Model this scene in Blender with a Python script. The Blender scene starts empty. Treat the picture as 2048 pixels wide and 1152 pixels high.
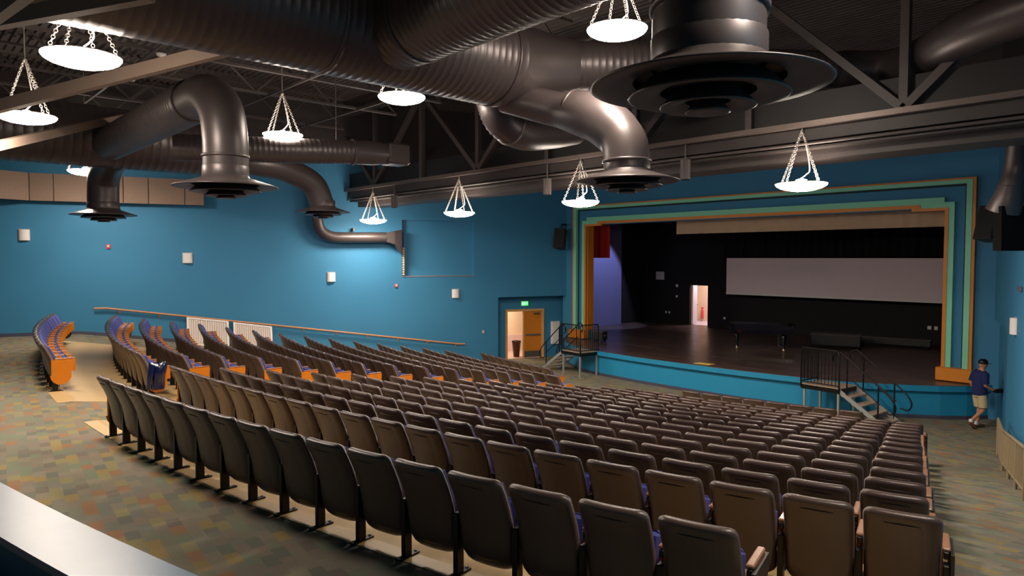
import bpy, math, random
from mathutils import Vector, Matrix

random.seed(7)
SC = bpy.context.scene
COL = SC.collection
PI = math.pi

# ------------------------------------------------------------------ camera
cam_d = bpy.data.cameras.new('camera')
cam = bpy.data.objects.new('camera', cam_d)
COL.objects.link(cam)
cam_d.sensor_fit = 'HORIZONTAL'
cam_d.sensor_width = 36.0
cam_d.lens = 1398.85 / 2048 * 36.0
cam_d.clip_start = 0.05
cam_d.clip_end = 200
YAW, PITCH = math.radians(47.823), math.atan((576 - 514.93) / 1398.85)
cam.location = (0, 0, 2.5)
cam.rotation_euler = (PI / 2 - PITCH, 0, YAW)
SC.camera = cam

# ------------------------------------------------------------------ world and exposure
W = bpy.data.worlds.new('world')
SC.world = W
W.use_nodes = True
W.node_tree.nodes['Background'].inputs[0].default_value = (0.010, 0.011, 0.013, 1)
W.node_tree.nodes['Background'].inputs[1].default_value = 1.0
SC.view_settings.view_transform = 'Standard'
SC.view_settings.look = 'None'
SC.view_settings.gamma = 1.0
SC.view_settings.use_curve_mapping = False
SC.view_settings.exposure = 0.65
SC.cycles.use_denoising = True
SC.cycles.max_bounces = 6
LAMP_STRENGTH = 75.0
LAMP_COLOR = (1.0, 0.86, 0.72)

# ------------------------------------------------------------------ numbers of the hall
CX, CY = -12.994, 40.355          # centre of the seating arcs
YS = 22.054                       # stage wall
WALL_ANG = math.radians(17.684)
Z_LOW, Z_STAGE = -1.85, -0.923
R_FLAT, SLOPE = 37.95, 0.145
R_LOW = R_FLAT + Z_LOW / SLOPE    # 25.19
Z_DECK = 8.3

def floor_z(x, y):
    return floor_r(math.hypot(x - CX, y - CY))

def floor_r(r):
    return max(Z_LOW, -max(0.0, R_FLAT - r) * SLOPE)

def polar(r, deg):
    a = math.radians(deg)
    return CX + r * math.sin(a), CY - r * math.cos(a)

# ------------------------------------------------------------------ materials
MATS = {}
def srgb(r, g, b):
    f = lambda c: (c / 255 / 12.92) if c / 255 <= 0.04045 else ((c / 255 + 0.055) / 1.055) ** 2.4
    return (f(r), f(g), f(b), 1.0)

def mat(name, col, rough=0.6, metal=0.0, noise=None, scale=6.0, bump=0.0, bscale=60.0, emit=None, estr=1.0, spec=0.5, coat=0.0):
    if name in MATS:
        return MATS[name]
    m = bpy.data.materials.new(name)
    m.use_nodes = True
    nt = m.node_tree
    b = nt.nodes['Principled BSDF']
    b.inputs['Base Color'].default_value = col
    b.inputs['Roughness'].default_value = rough
    b.inputs['Metallic'].default_value = metal
    b.inputs['Specular IOR Level'].default_value = spec
    b.inputs['Coat Weight'].default_value = coat
    tc = nt.nodes.new('ShaderNodeTexCoord')
    if noise:
        n = nt.nodes.new('ShaderNodeTexNoise')
        n.inputs['Scale'].default_value = scale
        n.inputs['Detail'].default_value = 4
        nt.links.new(tc.outputs['Object'], n.inputs['Vector'])
        mx = nt.nodes.new('ShaderNodeMix')
        mx.data_type = 'RGBA'
        mx.inputs[6].default_value = col
        mx.inputs[7].default_value = noise
        nt.links.new(n.outputs['Fac'], mx.inputs[0])
        nt.links.new(mx.outputs[2], b.inputs['Base Color'])
    if bump:
        n2 = nt.nodes.new('ShaderNodeTexNoise')
        n2.inputs['Scale'].default_value = bscale
        nt.links.new(tc.outputs['Object'], n2.inputs['Vector'])
        bp = nt.nodes.new('ShaderNodeBump')
        bp.inputs['Strength'].default_value = bump
        bp.inputs['Distance'].default_value = 0.01
        nt.links.new(n2.outputs['Fac'], bp.inputs['Height'])
        nt.links.new(bp.outputs['Normal'], b.inputs['Normal'])
    if emit:
        b.inputs['Emission Color'].default_value = emit
        b.inputs['Emission Strength'].default_value = estr
    MATS[name] = m
    return m

def node_mat(name, build):
    m = bpy.data.materials.new(name)
    m.use_nodes = True
    nt = m.node_tree
    build(nt, nt.nodes['Principled BSDF'], nt.nodes.new, nt.links.new)
    MATS[name] = m
    return m

M_BLUE = mat('blue_wall_paint', srgb(56, 124, 164), 0.62, noise=srgb(62, 133, 173), scale=0.7, bump=0.08, bscale=90, spec=0.35)
M_BLUE_S = mat('blue_stage_front', srgb(30, 138, 182), 0.5, noise=srgb(36, 148, 192), scale=2)
M_BASEB = mat('grey_vinyl_base', srgb(70, 72, 92), 0.5, noise=srgb(78, 80, 100))
M_GREEN = mat('mint_paint', srgb(132, 214, 178), 0.5, noise=srgb(140, 222, 186))
M_ORANGE = mat('orange_paint', srgb(214, 128, 30), 0.45, noise=srgb(222, 136, 38), scale=3)
M_BLACKP = mat('black_paint', srgb(24, 22, 23), 0.55, noise=srgb(30, 27, 27), scale=3)
M_STAGEBLK = mat('stage_black_wall', srgb(17, 15, 17), 0.8, noise=srgb(22, 20, 22), scale=2)
M_DUCT = mat('black_duct_metal', srgb(68, 60, 60), 0.40, 0.3, noise=srgb(78, 69, 68), scale=2.5, spec=0.5)
M_DECK = mat('dark_roof_deck', srgb(84, 74, 72), 0.55, 0.1, noise=srgb(94, 84, 80), scale=4)
M_STEEL = mat('dark_structural_steel', srgb(76, 68, 66), 0.5, 0.1, noise=srgb(86, 77, 74), scale=4)
M_TANSTEEL = mat('tan_primed_steel', srgb(122, 104, 92), 0.6, noise=srgb(132, 113, 99), scale=3)
M_CONC = mat('sealed_concrete', srgb(206, 178, 128), 0.42, noise=srgb(184, 148, 96), scale=1.3, bump=0.05)
M_SHELL = mat('dark_brown_seat_plastic', srgb(76, 60, 54), 0.34, noise=srgb(82, 65, 58), scale=5, bump=0.12, bscale=260, spec=0.5)
M_FABRIC = mat('royal_blue_seat_fabric', srgb(84, 88, 158), 0.9, noise=srgb(68, 74, 144), scale=60)
M_WOODARM = mat('rosy_wood_arm', srgb(170, 122, 92), 0.3, noise=srgb(150, 104, 76), scale=14)
M_ENDDARK = mat('dark_end_panel', srgb(40, 32, 28), 0.5, noise=srgb(50, 40, 34), scale=9)
M_ENDP = mat('orange_wood_end_panel', srgb(226, 134, 22), 0.42, noise=srgb(212, 120, 16), scale=9)
M_LEG = mat('black_steel_leg', srgb(20, 18, 18), 0.4, 0.4, noise=srgb(26, 24, 24))
M_CHROME = mat('bright_bolt_metal', srgb(190, 184, 176), 0.3, 0.9, noise=srgb(170, 166, 160))
M_ALU = mat('mill_aluminium', srgb(186, 186, 182), 0.45, 0.5, noise=srgb(170, 172, 170), scale=8)
M_WOODRAIL = mat('oak_handrail', srgb(206, 146, 100), 0.45, noise=srgb(188, 124, 80), scale=18)
M_WHITE = mat('white_plastic', srgb(236, 230, 226), 0.5, noise=srgb(228, 222, 218))
M_SCREEN = mat('grey_screen_cloth', srgb(236, 218, 222), 0.8, noise=srgb(230, 212, 216), scale=2)
M_TREAD = mat('plywood_tread', srgb(190, 168, 146), 0.6, noise=srgb(170, 146, 124), scale=10)
M_LENS = mat('lamp_lens', (1, 1, 1, 1), 0.4, emit=LAMP_COLOR + (1,), estr=LAMP_STRENGTH)
M_CHAIN = mat('galvanised_chain', srgb(210, 200, 190), 0.35, 0.6, noise=srgb(190, 182, 174))
M_PANELW = mat('pale_grille_panel', srgb(222, 208, 198), 0.6, noise=srgb(208, 194, 184), scale=8)
M_RED = mat('red_plastic', srgb(226, 80, 84), 0.5, noise=srgb(214, 70, 74))
M_ACOU = mat('taupe_acoustic_fabric', srgb(146, 124, 108), 0.85, noise=srgb(134, 112, 98), scale=12)
M_BEIGE = mat('beige_border_cloth', srgb(226, 196, 164), 0.9, noise=srgb(210, 180, 146), scale=3)
M_REDCUR = mat('red_velvet_curtain', srgb(206, 44, 26), 0.85, noise=srgb(186, 36, 22), scale=6)
M_PIANO = mat('black_piano_lacquer', srgb(8, 7, 8), 0.12, noise=srgb(11, 10, 11), coat=0.6)
M_SKIN = mat('skin', srgb(196, 138, 104), 0.55, noise=srgb(188, 128, 96))
M_NAVY = mat('navy_shirt_cloth', srgb(26, 40, 92), 0.9, noise=srgb(22, 34, 80), scale=20)
M_KHAKI = mat('khaki_cloth', srgb(204, 188, 150), 0.9, noise=srgb(190, 172, 134), scale=16)
M_BLUEBAG = mat('shiny_blue_nylon', srgb(14, 22, 70), 0.24, noise=srgb(9, 16, 54), scale=9, coat=0.3)
M_BEIGERAIL = mat('beige_painted_steel', srgb(150, 134, 106), 0.5, noise=srgb(140, 124, 96))
M_PURPLE = mat('painted_violet_light', srgb(120, 120, 168), 0.8, noise=srgb(112, 112, 160), scale=3)  # the violet light on the side wall is put into this colour
M_TANFRAME = mat('tan_door_frame', srgb(226, 178, 112), 0.5, noise=srgb(216, 166, 100), scale=6)
M_CREAM = mat('cream_corridor_wall', srgb(250, 226, 196), 0.7, noise=srgb(244, 218, 188))
M_GREENEXIT = mat('exit_green_light', (0, 0.8, 0.05, 1), 0.5, emit=(0.02, 0.9, 0.06, 1), estr=1.6)
M_CAP = mat('blue_grey_wall_cap', srgb(84, 124, 154), 0.34, noise=srgb(74, 112, 144), scale=5)
M_YEL = mat('yellow_paper', srgb(246, 214, 108), 0.7, noise=srgb(240, 206, 98))

def carpet(nt, b, new, link):
    tc = new('ShaderNodeTexCoord')
    mp = new('ShaderNodeMapping')
    mp.inputs['Rotation'].default_value = (0, 0, math.radians(6))
    link(tc.outputs['Object'], mp.inputs['Vector'])
    br = new('ShaderNodeTexBrick')
    br.offset = 0.5
    br.inputs['Color1'].default_value = (0, 0, 0, 1)
    br.inputs['Color2'].default_value = (1, 1, 1, 1)
    br.inputs['Mortar'].default_value = (0.5, 0.5, 0.5, 1)
    br.inputs['Scale'].default_value = 1.0
    br.inputs['Mortar Size'].default_value = 0.0
    br.inputs['Brick Width'].default_value = 0.23
    br.inputs['Row Height'].default_value = 0.12
    link(mp.outputs['Vector'], br.inputs['Vector'])
    cr = new('ShaderNodeValToRGB')
    cr.color_ramp.interpolation = 'CONSTANT'
    cols = [(141, 130, 112), (130, 128, 108), (134, 128, 114), (157, 134, 83), (125, 125, 112), (139, 125, 108), (155, 114, 83), (112, 114, 103), (143, 134, 116), (148, 139, 96), (121, 110, 99), (125, 134, 112), (137, 123, 110)]
    e = cr.color_ramp.elements
    e[0].position = 0; e[0].color = srgb(*cols[0])
    e[1].position = 1 / len(cols); e[1].color = srgb(*cols[1])
    for i in range(2, len(cols)):
        k = e.new(i / len(cols)); k.color = srgb(*cols[i])
    link(br.outputs['Color'], cr.inputs['Fac'])
    n = new('ShaderNodeTexNoise'); n.inputs['Scale'].default_value = 90; n.inputs['Detail'].default_value = 3
    link(tc.outputs['Object'], n.inputs['Vector'])
    n2 = new('ShaderNodeTexNoise'); n2.inputs['Scale'].default_value = 0.8
    link(tc.outputs['Object'], n2.inputs['Vector'])
    mx = new('ShaderNodeMix'); mx.data_type = 'RGBA'; mx.blend_type = 'OVERLAY'; mx.inputs[0].default_value = 0.35
    link(cr.outputs['Color'], mx.inputs[6]); link(n.outputs['Fac'], mx.inputs[7])
    mx2 = new('ShaderNodeMix'); mx2.data_type = 'RGBA'; mx2.blend_type = 'MIX'
    mx2.inputs[7].default_value = srgb(112, 108, 92)
    mth = new('ShaderNodeMath'); mth.operation = 'MULTIPLY'; mth.inputs[1].default_value = 0.5
    link(n2.outputs['Fac'], mth.inputs[0]); link(mth.outputs[0], mx2.inputs[0])
    link(mx.outputs[2], mx2.inputs[6]); link(mx2.outputs[2], b.inputs['Base Color'])
    b.inputs['Roughness'].default_value = 0.95
    b.inputs['Specular IOR Level'].default_value = 0.15
    bp = new('ShaderNodeBump'); bp.inputs['Strength'].default_value = 0.5; bp.inputs['Distance'].default_value = 0.01
    link(n.outputs['Fac'], bp.inputs['Height']); link(bp.outputs['Normal'], b.inputs['Normal'])
M_CARPET = node_mat('patterned_carpet', carpet)

def stagefloor(nt, b, new, link):
    tc = new('ShaderNodeTexCoord')
    br = new('ShaderNodeTexBrick')
    br.inputs['Color1'].default_value = srgb(78, 62, 58)
    br.inputs['Color2'].default_value = srgb(96, 76, 70)
    br.inputs['Mortar'].default_value = srgb(60, 48, 46)
    br.inputs['Scale'].default_value = 1.0
    br.inputs['Mortar Size'].default_value = 0.006
    br.inputs['Brick Width'].default_value = 2.4
    br.inputs['Row Height'].default_value = 0.3
    link(tc.outputs['Object'], br.inputs['Vector'])
    n = new('ShaderNodeTexNoise'); n.inputs['Scale'].default_value = 3; n.inputs['Detail'].default_value = 6
    link(tc.outputs['Object'], n.inputs['Vector'])
    mx = new('ShaderNodeMix'); mx.data_type = 'RGBA'; mx.blend_type = 'OVERLAY'; mx.inputs[0].default_value = 0.5
    link(br.outputs['Color'], mx.inputs[6]); link(n.outputs['Fac'], mx.inputs[7])
    link(mx.outputs[2], b.inputs['Base Color'])
    mr = new('ShaderNodeMapRange'); mr.inputs[3].default_value = 0.22; mr.inputs[4].default_value = 0.42
    link(n.outputs['Fac'], mr.inputs[0]); link(mr.outputs[0], b.inputs['Roughness'])
M_STAGEFL = node_mat('dark_stage_boards', stagefloor)

# ------------------------------------------------------------------ mesh helpers
class MB:
    def __init__(s):
        s.v = []; s.f = []; s.sm = []
    def add(s, vs, fs, smooth=False, M=None):
        o = len(s.v)
        for p in vs:
            q = Vector(p)
            if M is not None: q = M @ q
            s.v.append((q.x, q.y, q.z))
        for f in fs:
            s.f.append(tuple(i + o for i in f)); s.sm.append(smooth)
        return s
    def box(s, x0, x1, y0, y1, z0, z1, M=None):
        vs = [(x0, y0, z0), (x1, y0, z0), (x1, y1, z0), (x0, y1, z0), (x0, y0, z1), (x1, y0, z1), (x1, y1, z1), (x0, y1, z1)]
        return s.add(vs, [(3, 2, 1, 0), (4, 5, 6, 7), (0, 1, 5, 4), (1, 2, 6, 5), (2, 3, 7, 6), (3, 0, 4, 7)], M=M)
    def bbox(s, x0, x1, y0, y1, z0, z1, r=0.01, M=None):
        # box with chamfered vertical edges and top/bottom edges
        vs = []
        for z, i in ((z0, r), (z0 + r, 0), (z1 - r, 0), (z1, r)):
            a0, a1, b0, b1 = x0 + i, x1 - i, y0 + i, y1 - i
            c = r if i == 0 else 0.6 * r
            vs += [(a0 + c, b0, z), (a1 - c, b0, z), (a1, b0 + c, z), (a1, b1 - c, z), (a1 - c, b1, z), (a0 + c, b1, z), (a0, b1 - c, z), (a0, b0 + c, z)]
        fs = [tuple(range(7, -1, -1)), tuple(range(24, 32))]
        for k in range(3):
            for i in range(8):
                j = (i + 1) % 8
                fs.append((k * 8 + i, k * 8 + j, k * 8 + 8 + j, k * 8 + 8 + i))
        return s.add(vs, fs, M=M)
    def beam(s, a, b, w, h):
        a, b = Vector(a), Vector(b)
        d = (b - a).normalized()
        u = d.cross(Vector((0, 0, 1)))
        if u.length < 1e-4: u = Vector((1, 0, 0))
        u.normalize(); n = u.cross(d)
        vs = []
        for p in (a, b):
            vs += [p + u * sx * w / 2 + n * sy * h / 2 for sx, sy in ((-1, -1), (1, -1), (1, 1), (-1, 1))]
        return s.add(vs, [(0, 1, 2, 3), (7, 6, 5, 4), (0, 4, 5, 1), (1, 5, 6, 2), (2, 6, 7, 3), (3, 7, 4, 0)])
    def tube(s, pts, rad, seg=12, caps=True, smooth=True):
        pts = [Vector(p) for p in pts]
        n = len(pts)
        rads = rad if isinstance(rad, (list, tuple)) else [rad] * n
        vs, fs = [], []
        t = (pts[1] - pts[0]).normalized()
        u = t.cross(Vector((0, 0, 1)))
        if u.length < 1e-3: u = t.cross(Vector((1, 0, 0)))
        u.normalize()
        for i in range(n):
            if 0 < i < n - 1: t2 = (pts[i + 1] - pts[i]).normalized() + (pts[i] - pts[i - 1]).normalized()
            elif i == 0: t2 = pts[1] - pts[0]
            else: t2 = pts[-1] - pts[-2]
            if t2.length > 1e-9: t = t2.normalized()
            u = (u - t * u.dot(t))
            u.normalize()
            w = t.cross(u)
            for k in range(seg):
                a = 2 * PI * k / seg
                vs.append(pts[i] + (u * math.cos(a) + w * math.sin(a)) * rads[i])
        for i in range(n - 1):
            for k in range(seg):
                j = (k + 1) % seg
                fs.append((i * seg + k, i * seg + j, (i + 1) * seg + j, (i + 1) * seg + k))
        s.add(vs, fs, smooth)
        if caps:
            s.add(vs[:seg], [tuple(range(seg - 1, -1, -1))]); s.add(vs[-seg:], [tuple(range(seg))])
        return s
    def lathe(s, prof, seg=32, c=(0, 0, 0), smooth=True, ang=2 * PI, a0=0.0):
        vs, fs = [], []
        full = abs(ang - 2 * PI) < 1e-6
        n = seg if full else seg + 1
        for r, z in prof:
            for k in range(n):
                a = a0 + ang * k / seg
                vs.append((c[0] + r * math.cos(a), c[1] + r * math.sin(a), c[2] + z))
        for i in range(len(prof) - 1):
            for k in range(seg):
                j = (k + 1) % n
                fs.append((i * n + k, i * n + j, (i + 1) * n + j, (i + 1) * n + k))
        return s.add(vs, fs, smooth)
    def prism(s, poly, z0, z1, M=None):
        n = len(poly)
        vs = [(x, y, z0) for x, y in poly] + [(x, y, z1) for x, y in poly]
        fs = [tuple(range(n - 1, -1, -1)), tuple(range(n, 2 * n))]
        fs += [(i, (i + 1) % n, n + (i + 1) % n, n + i) for i in range(n)]
        return s.add(vs, fs, M=M)
    def sphere(s, c, r, seg=12, rings=8, sc=(1, 1, 1)):
        prof = []
        vs, fs = [], []
        for i in range(rings + 1):
            p = PI * i / rings
            for k in range(seg):
                a = 2 * PI * k / seg
                vs.append((c[0] + r * sc[0] * math.sin(p) * math.cos(a), c[1] + r * sc[1] * math.sin(p) * math.sin(a), c[2] - r * sc[2] * math.cos(p)))
        for i in range(rings):
            for k in range(seg):
                j = (k + 1) % seg
                fs.append((i * seg + k, i * seg + j, (i + 1) * seg + j, (i + 1) * seg + k))
        return s.add(vs, fs, True)
    def mesh(s, name, m):
        me = bpy.data.meshes.new(name)
        me.from_pydata(s.v, [], s.f)
        me.polygons.foreach_set('use_smooth', s.sm)
        me.materials.append(m)
        me.update()
        return me
    def build(s, name, m, parent=None, world=True):
        if parent is not None and world:
            L, q = Vector((0, 0, 0)), parent
            while q is not None:
                L = L + q.location; q = q.parent
            s.v = [(x - L.x, y - L.y, z - L.z) for x, y, z in s.v]
        o = bpy.data.objects.new(name, s.mesh(name, m))
        COL.objects.link(o)
        if parent is not None: o.parent = parent
        return o

def tag(o, label=None, cat=None, group=None, kind=None):
    if label: o['label'] = label
    if cat: o['category'] = cat
    if group: o['group'] = group
    if kind: o['kind'] = kind
    return o

def thing(name, label, cat, loc=(0, 0, 0), rz=0.0, group=None):
    o = bpy.data.objects.new(name, None)
    o.empty_display_size = 0.1
    COL.objects.link(o)
    o.location = loc
    o.rotation_euler = (0, 0, rz)
    return tag(o, label, cat, group)

def single(mb, name, m, label, cat, group=None, loc=None):
    """one-mesh thing: the origin goes to its base"""
    if loc is not None:
        mb.v = [(x - loc[0], y - loc[1], z - loc[2]) for x, y, z in mb.v]
    o = mb.build(name, m)
    if loc is not None: o.location = loc
    return tag(o, label, cat, group)

def struct(mb, name, m, parent=None):
    o = mb.build(name, m, parent)
    if parent is None: o['kind'] = 'structure'
    return o

def place(me, name, parent, loc=(0, 0, 0), rz=0.0):
    o = bpy.data.objects.new(name, me)
    COL.objects.link(o)
    o.parent = parent
    o.location = loc
    o.rotation_euler = (0, 0, rz)
    return o

def copy_tree(o, parent=None):
    c = o.copy(); COL.objects.link(c); c.parent = parent
    for ch in list(o.children): copy_tree(ch, c)
    return c

ORD = ['', 'first', 'second', 'third', 'fourth', 'fifth', 'sixth', 'seventh', 'eighth', 'ninth', 'tenth', 'eleventh', 'twelfth', 'thirteenth', 'fourteenth', 'fifteenth', 'sixteenth', 'seventeenth', 'eighteenth', 'nineteenth', 'twentieth', 'twenty-first', 'twenty-second', 'twenty-third']

def spline(pts, n=8):
    pts = [Vector(p) for p in pts]
    P = [pts[0] * 2 - pts[1]] + pts + [pts[-1] * 2 - pts[-2]]
    out = []
    for i in range(1, len(P) - 2):
        for k in range(n):
            t = k / n
            a, b, c, d = P[i - 1], P[i], P[i + 1], P[i + 2]
            out.append(0.5 * ((2 * b) + (c - a) * t + (2 * a - 5 * b + 4 * c - d) * t * t + (3 * b - a - 3 * c + d) * t ** 3))
    out.append(pts[-1])
    return out

# ================================================================== SETTING
# wall frames: t runs from the stage corner to the rear, n points out of the room
XL, XR = -20.839, 2 * CX + 20.839
def frame(side):
    s = -1 if side == 'left' else 1
    x0 = XL if side == 'left' else XR
    d = Vector((s * math.sin(WALL_ANG), -math.cos(WALL_ANG), 0))
    n = Vector((s * math.cos(WALL_ANG), math.sin(WALL_ANG), 0))
    M = Matrix.Identity(4)
    M.col[0][:3] = d; M.col[1][:3] = n; M.col[2][:3] = (0, 0, 1)
    M.translation = (x0, YS, 0)
    return M
FL, FR = frame('left'), frame('right')
def on_wall(F, t, off, z):
    return F @ Vector((t, off, z))

# floors -----------------------------------------------------------------
def polar_grid(rs, ths, dz=0.0):
    mb = MB()
    vs, fs = [], []
    for r in rs:
        for a in ths:
            x, y = polar(r, a)
            vs.append((x, y, floor_r(r) + dz))
    n = len(ths)
    for i in range(len(rs) - 1):
        for k in range(n - 1):
            fs.append((i * n + k, (i + 1) * n + k, (i + 1) * n + k + 1, i * n + k + 1))
    mb.add(vs, [tuple(reversed(f)) for f in fs])
    return mb
rs = [10, 14, 17, 20, 22, 24, R_LOW] + [R_LOW + (R_FLAT - R_LOW) * i / 12 for i in range(1, 13)] + [39, 40.5, 42, 44, 46, 48, 50]
struct(polar_grid(rs, [-46 + i * 1.5 for i in range(62)]), 'floor', M_CARPET)

def conc_patch(name, rlo, rhi, th_lo, th_hi):
    n = 14
    rr = [rlo + (rhi - rlo) * i / n for i in range(n + 1)]
    if rlo < R_FLAT < rhi: rr = sorted(rr + [R_FLAT])
    mb = MB(); vs, fs = [], []
    m = 24
    for r in rr:
        f = (r - rlo) / (rhi - rlo)
        a0 = th_lo[0] + (th_lo[1] - th_lo[0]) * f; a1 = th_hi[0] + (th_hi[1] - th_hi[0]) * f
        for k in range(m + 1):
            x, y = polar(r, a0 + (a1 - a0) * k / m)
            vs.append((x, y, floor_r(r) + 0.008))
    for i in range(len(rr) - 1):
        for k in range(m):
            fs.append((i * (m + 1) + k, i * (m + 1) + k + 1, (i + 1) * (m + 1) + k + 1, (i + 1) * (m + 1) + k))
    # rim down to the carpet
    ring = [k for k in range(m + 1)] + [i * (m + 1) + m for i in range(1, len(rr))] + [(len(rr) - 1) * (m + 1) + k for k in range(m - 1, -1, -1)] + [i * (m + 1) for i in range(len(rr) - 2, 0, -1)]
    o = len(vs)
    vs += [(vs[i][0], vs[i][1], vs[i][2] - 0.03) for i in ring]
    L = len(ring)
    for i in range(L):
        j = (i + 1) % L
        fs.append((ring[i], o + i, o + j, ring[j]))
    mb.add(vs, fs)
    return struct(mb, name, M_CONC)
conc_patch('floor_concrete_guardrail_block', 24.6, 38.12, (3.2, 1.25), (18.3, 18.3))
conc_patch('floor_concrete_handrail_block', 24.6, 38.16, (-16.2, -17.4), (-1.0, -1.6))

Z_UP = 6.15
M_UPWALL = mat('dark_upper_wall_paint', srgb(58, 52, 52), 0.7, noise=srgb(64, 58, 57), scale=1.5)
# side walls --------------------------------------------------------------
def side_wall(side, F):
    mb = MB()
    T1, T2, zt = 3.22, 30.0, Z_UP
    a_t, a_z = 3.22, 0.85
    r0, r1, rz0, rz1 = 4.29, 7.28, 1.77, 3.96
    th = 0.30
    # above alcove
    mb.box(0, a_t, 0, th, a_z, zt, F)
    if side == 'left':
        mb.box(a_t, r0, 0, th, -2.2, zt, F)
        mb.box(r0, r1, 0, th, -2.2, rz0, F)
        mb.box(r0, r1, 0, th, rz1, zt, F)
        mb.box(r1, T2, 0, th, -2.2, zt, F)
    else:
        mb.box(a_t, T2, 0, th, -2.2, zt, F)
    o = struct(mb, 'wall_' + side, M_BLUE)
    struct(MB().box(0, T2, 0, th, Z_UP, Z_DECK + 0.1, F), 'wall_%s_upper' % side, M_UPWALL)
    # door alcove back wall with the doorway left open
    d0, d1, dz = 0.78, 2.62, 0.28
    ad = 0.62 if side == 'left' else 0.12
    ab = MB()
    if side == 'left':
        ab.box(d1, a_t + 0.3, ad, ad + 0.2, -2.2, 1.1, F)
        ab.box(-0.4, d0, ad, ad + 0.2, -2.2, 1.1, F)
        ab.box(d0, d1, ad, ad + 0.2, dz, 1.1, F)
    else:
        ab.box(-0.4, a_t + 0.3, ad, ad + 0.2, -2.2, 1.1, F)
    if side == 'left':
        ab.box(a_t, a_t + 0.2, th, ad, -2.2, a_z, F)
        ab.box(-0.3, a_t + 0.2, th, ad + 0.2, a_z, a_z + 0.15, F)
    struct(ab, 'wall_%s_alcove' % side, M_BLUE)
    # vinyl base following the rake
    bb = MB()
    N = 40
    vs, fs = [], []
    for i in range(N + 1):
        t = a_t + 0.02 + (26.5 - a_t) * i / N
        p = on_wall(F, t, 0, 0)
        z = floor_z(p.x, p.y)
        for off, dz_ in ((-0.012, -0.02), (-0.012, 0.11), (0.0, 0.11)):
            q = on_wall(F, t, off, z + dz_); vs.append(q)
    for i in range(N):
        for k in range(2):
            fs.append((i * 3 + k, i * 3 + k + 1, i * 3 + k + 4, i * 3 + k + 3))
    bb.add(vs, fs)
    struct(bb, 'baseboard_' + side, M_BASEB)
side_wall('left', FL)
side_wall('right', FR)
struct(MB().box(-33, 8, -6.4, -6.1, -0.1, Z_UP), 'wall_back', M_BLUE)
struct(MB().box(-33, 8, -6.4, -6.1, Z_UP, Z_DECK + 0.1), 'wall_back_upper', M_UPWALL)

# recess in the left wall with its shutter panel
rp = MB().box(4.27, 7.30, 0.26, 0.32, 1.75, 3.98, FL)
struct(rp, 'trim_1', M_BLUE)
sill = MB().box(4.27, 7.30, -0.02, 0.26, 1.74, 1.78, FL)
struct(sill, 'trim_2', mat('brushed_sill_metal', srgb(170, 168, 170), 0.35, 0.6, noise=srgb(150, 150, 152)))
gd = MB().box(7.20, 7.28, 0.03, 0.2, 1.78, 3.96, FL)
struct(gd, 'trim_3', mat('deep_blue_guide', srgb(14, 30, 72), 0.6, noise=srgb(18, 36, 80)))
ch = thing('shutter_chain', 'tan beaded pull chain hanging in the recess of the blue wall', 'chain', on_wall(FL, 7.24, -0.06, 1.8))
for k in range(12):
    p = on_wall(FL, 7.24, -0.06, 1.84 + k * 0.092)
    MB().sphere(p, 0.052, 8, 6, (1, 1, 0.85)).build('bead', M_BEIGE, ch)

# stage wall with its opening and the moulded surround -----------------------
OX0, OX1, OZ1 = -19.62, -6.37, 3.86
sw = MB()
sw.box(XL - 0.2, OX0, YS, YS + 0.35, -2.2, Z_UP)
sw.box(OX1, XR + 0.2, YS, YS + 0.35, -2.2, Z_UP)
sw.box(OX0, OX1, YS, YS + 0.35, OZ1, Z_UP)
struct(MB().box(XL - 0.2, XR + 0.2, YS, YS + 0.35, Z_UP, Z_DECK + 0.1), 'wall_stage_upper', M_UPWALL)
struct(sw, 'wall_stage', M_BLUE)
def mx_(x): return 2 * CX - x
ZB = Z_STAGE + 0.37
surround = thing('proscenium_surround', 'stepped mint and orange moulding around the stage opening', 'moulding', (CX, YS, Z_STAGE))
surround['kind'] = 'structure'
def surround_part(name, m, boxes):
    mb = MB()
    for (x0, x1, z0, z1, pr) in boxes:
        mb.box(x0, x1, YS - pr, YS - 0.002, z0, z1)
    return mb.build(name, m, surround)
surround_part('outer_orange_edge', M_ORANGE, [(-5.70, -5.62, ZB, 4.67, .13), (mx_(-5.62), mx_(-5.70), ZB, 4.67, .13), (mx_(-5.70), -5.70, 4.62, 4.67, .13)])
surround_part('outer_mint_band', M_GREEN, [(-5.84, -5.70, ZB, 4.62, .15), (mx_(-5.70), mx_(-5.84), ZB, 4.62, .15), (mx_(-5.84), -5.84, 4.51, 4.62, .15)])
surround_part('painted_shadow_line', mat('shadow_line_teal', srgb(8, 40, 44), 0.7, noise=srgb(10, 46, 50)), [(-5.90, -5.84, ZB, 4.51, .02), (mx_(-5.84), mx_(-5.90), ZB, 4.51, .02), (mx_(-5.90), -5.90, 4.45, 4.51, .02)])  # dark strip painted in place of the shadow line between the bands
surround_part('inner_mint_band', M_GREEN, [(-6.27, -6.13, ZB, 4.03, .10), (mx_(-6.13), mx_(-6.27), ZB, 4.03, .10),
                                          (-6.98, -6.27, 3.88, 4.03, .10), (mx_(-6.27), mx_(-6.98), 3.88, 4.03, .10),
                                          (mx_(-6.98), -6.98, 3.985, 4.165, .10), (-6.98, -6.38, 4.03, 4.165, .10), (mx_(-6.38), mx_(-6.98), 4.03, 4.165, .10)])
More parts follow.
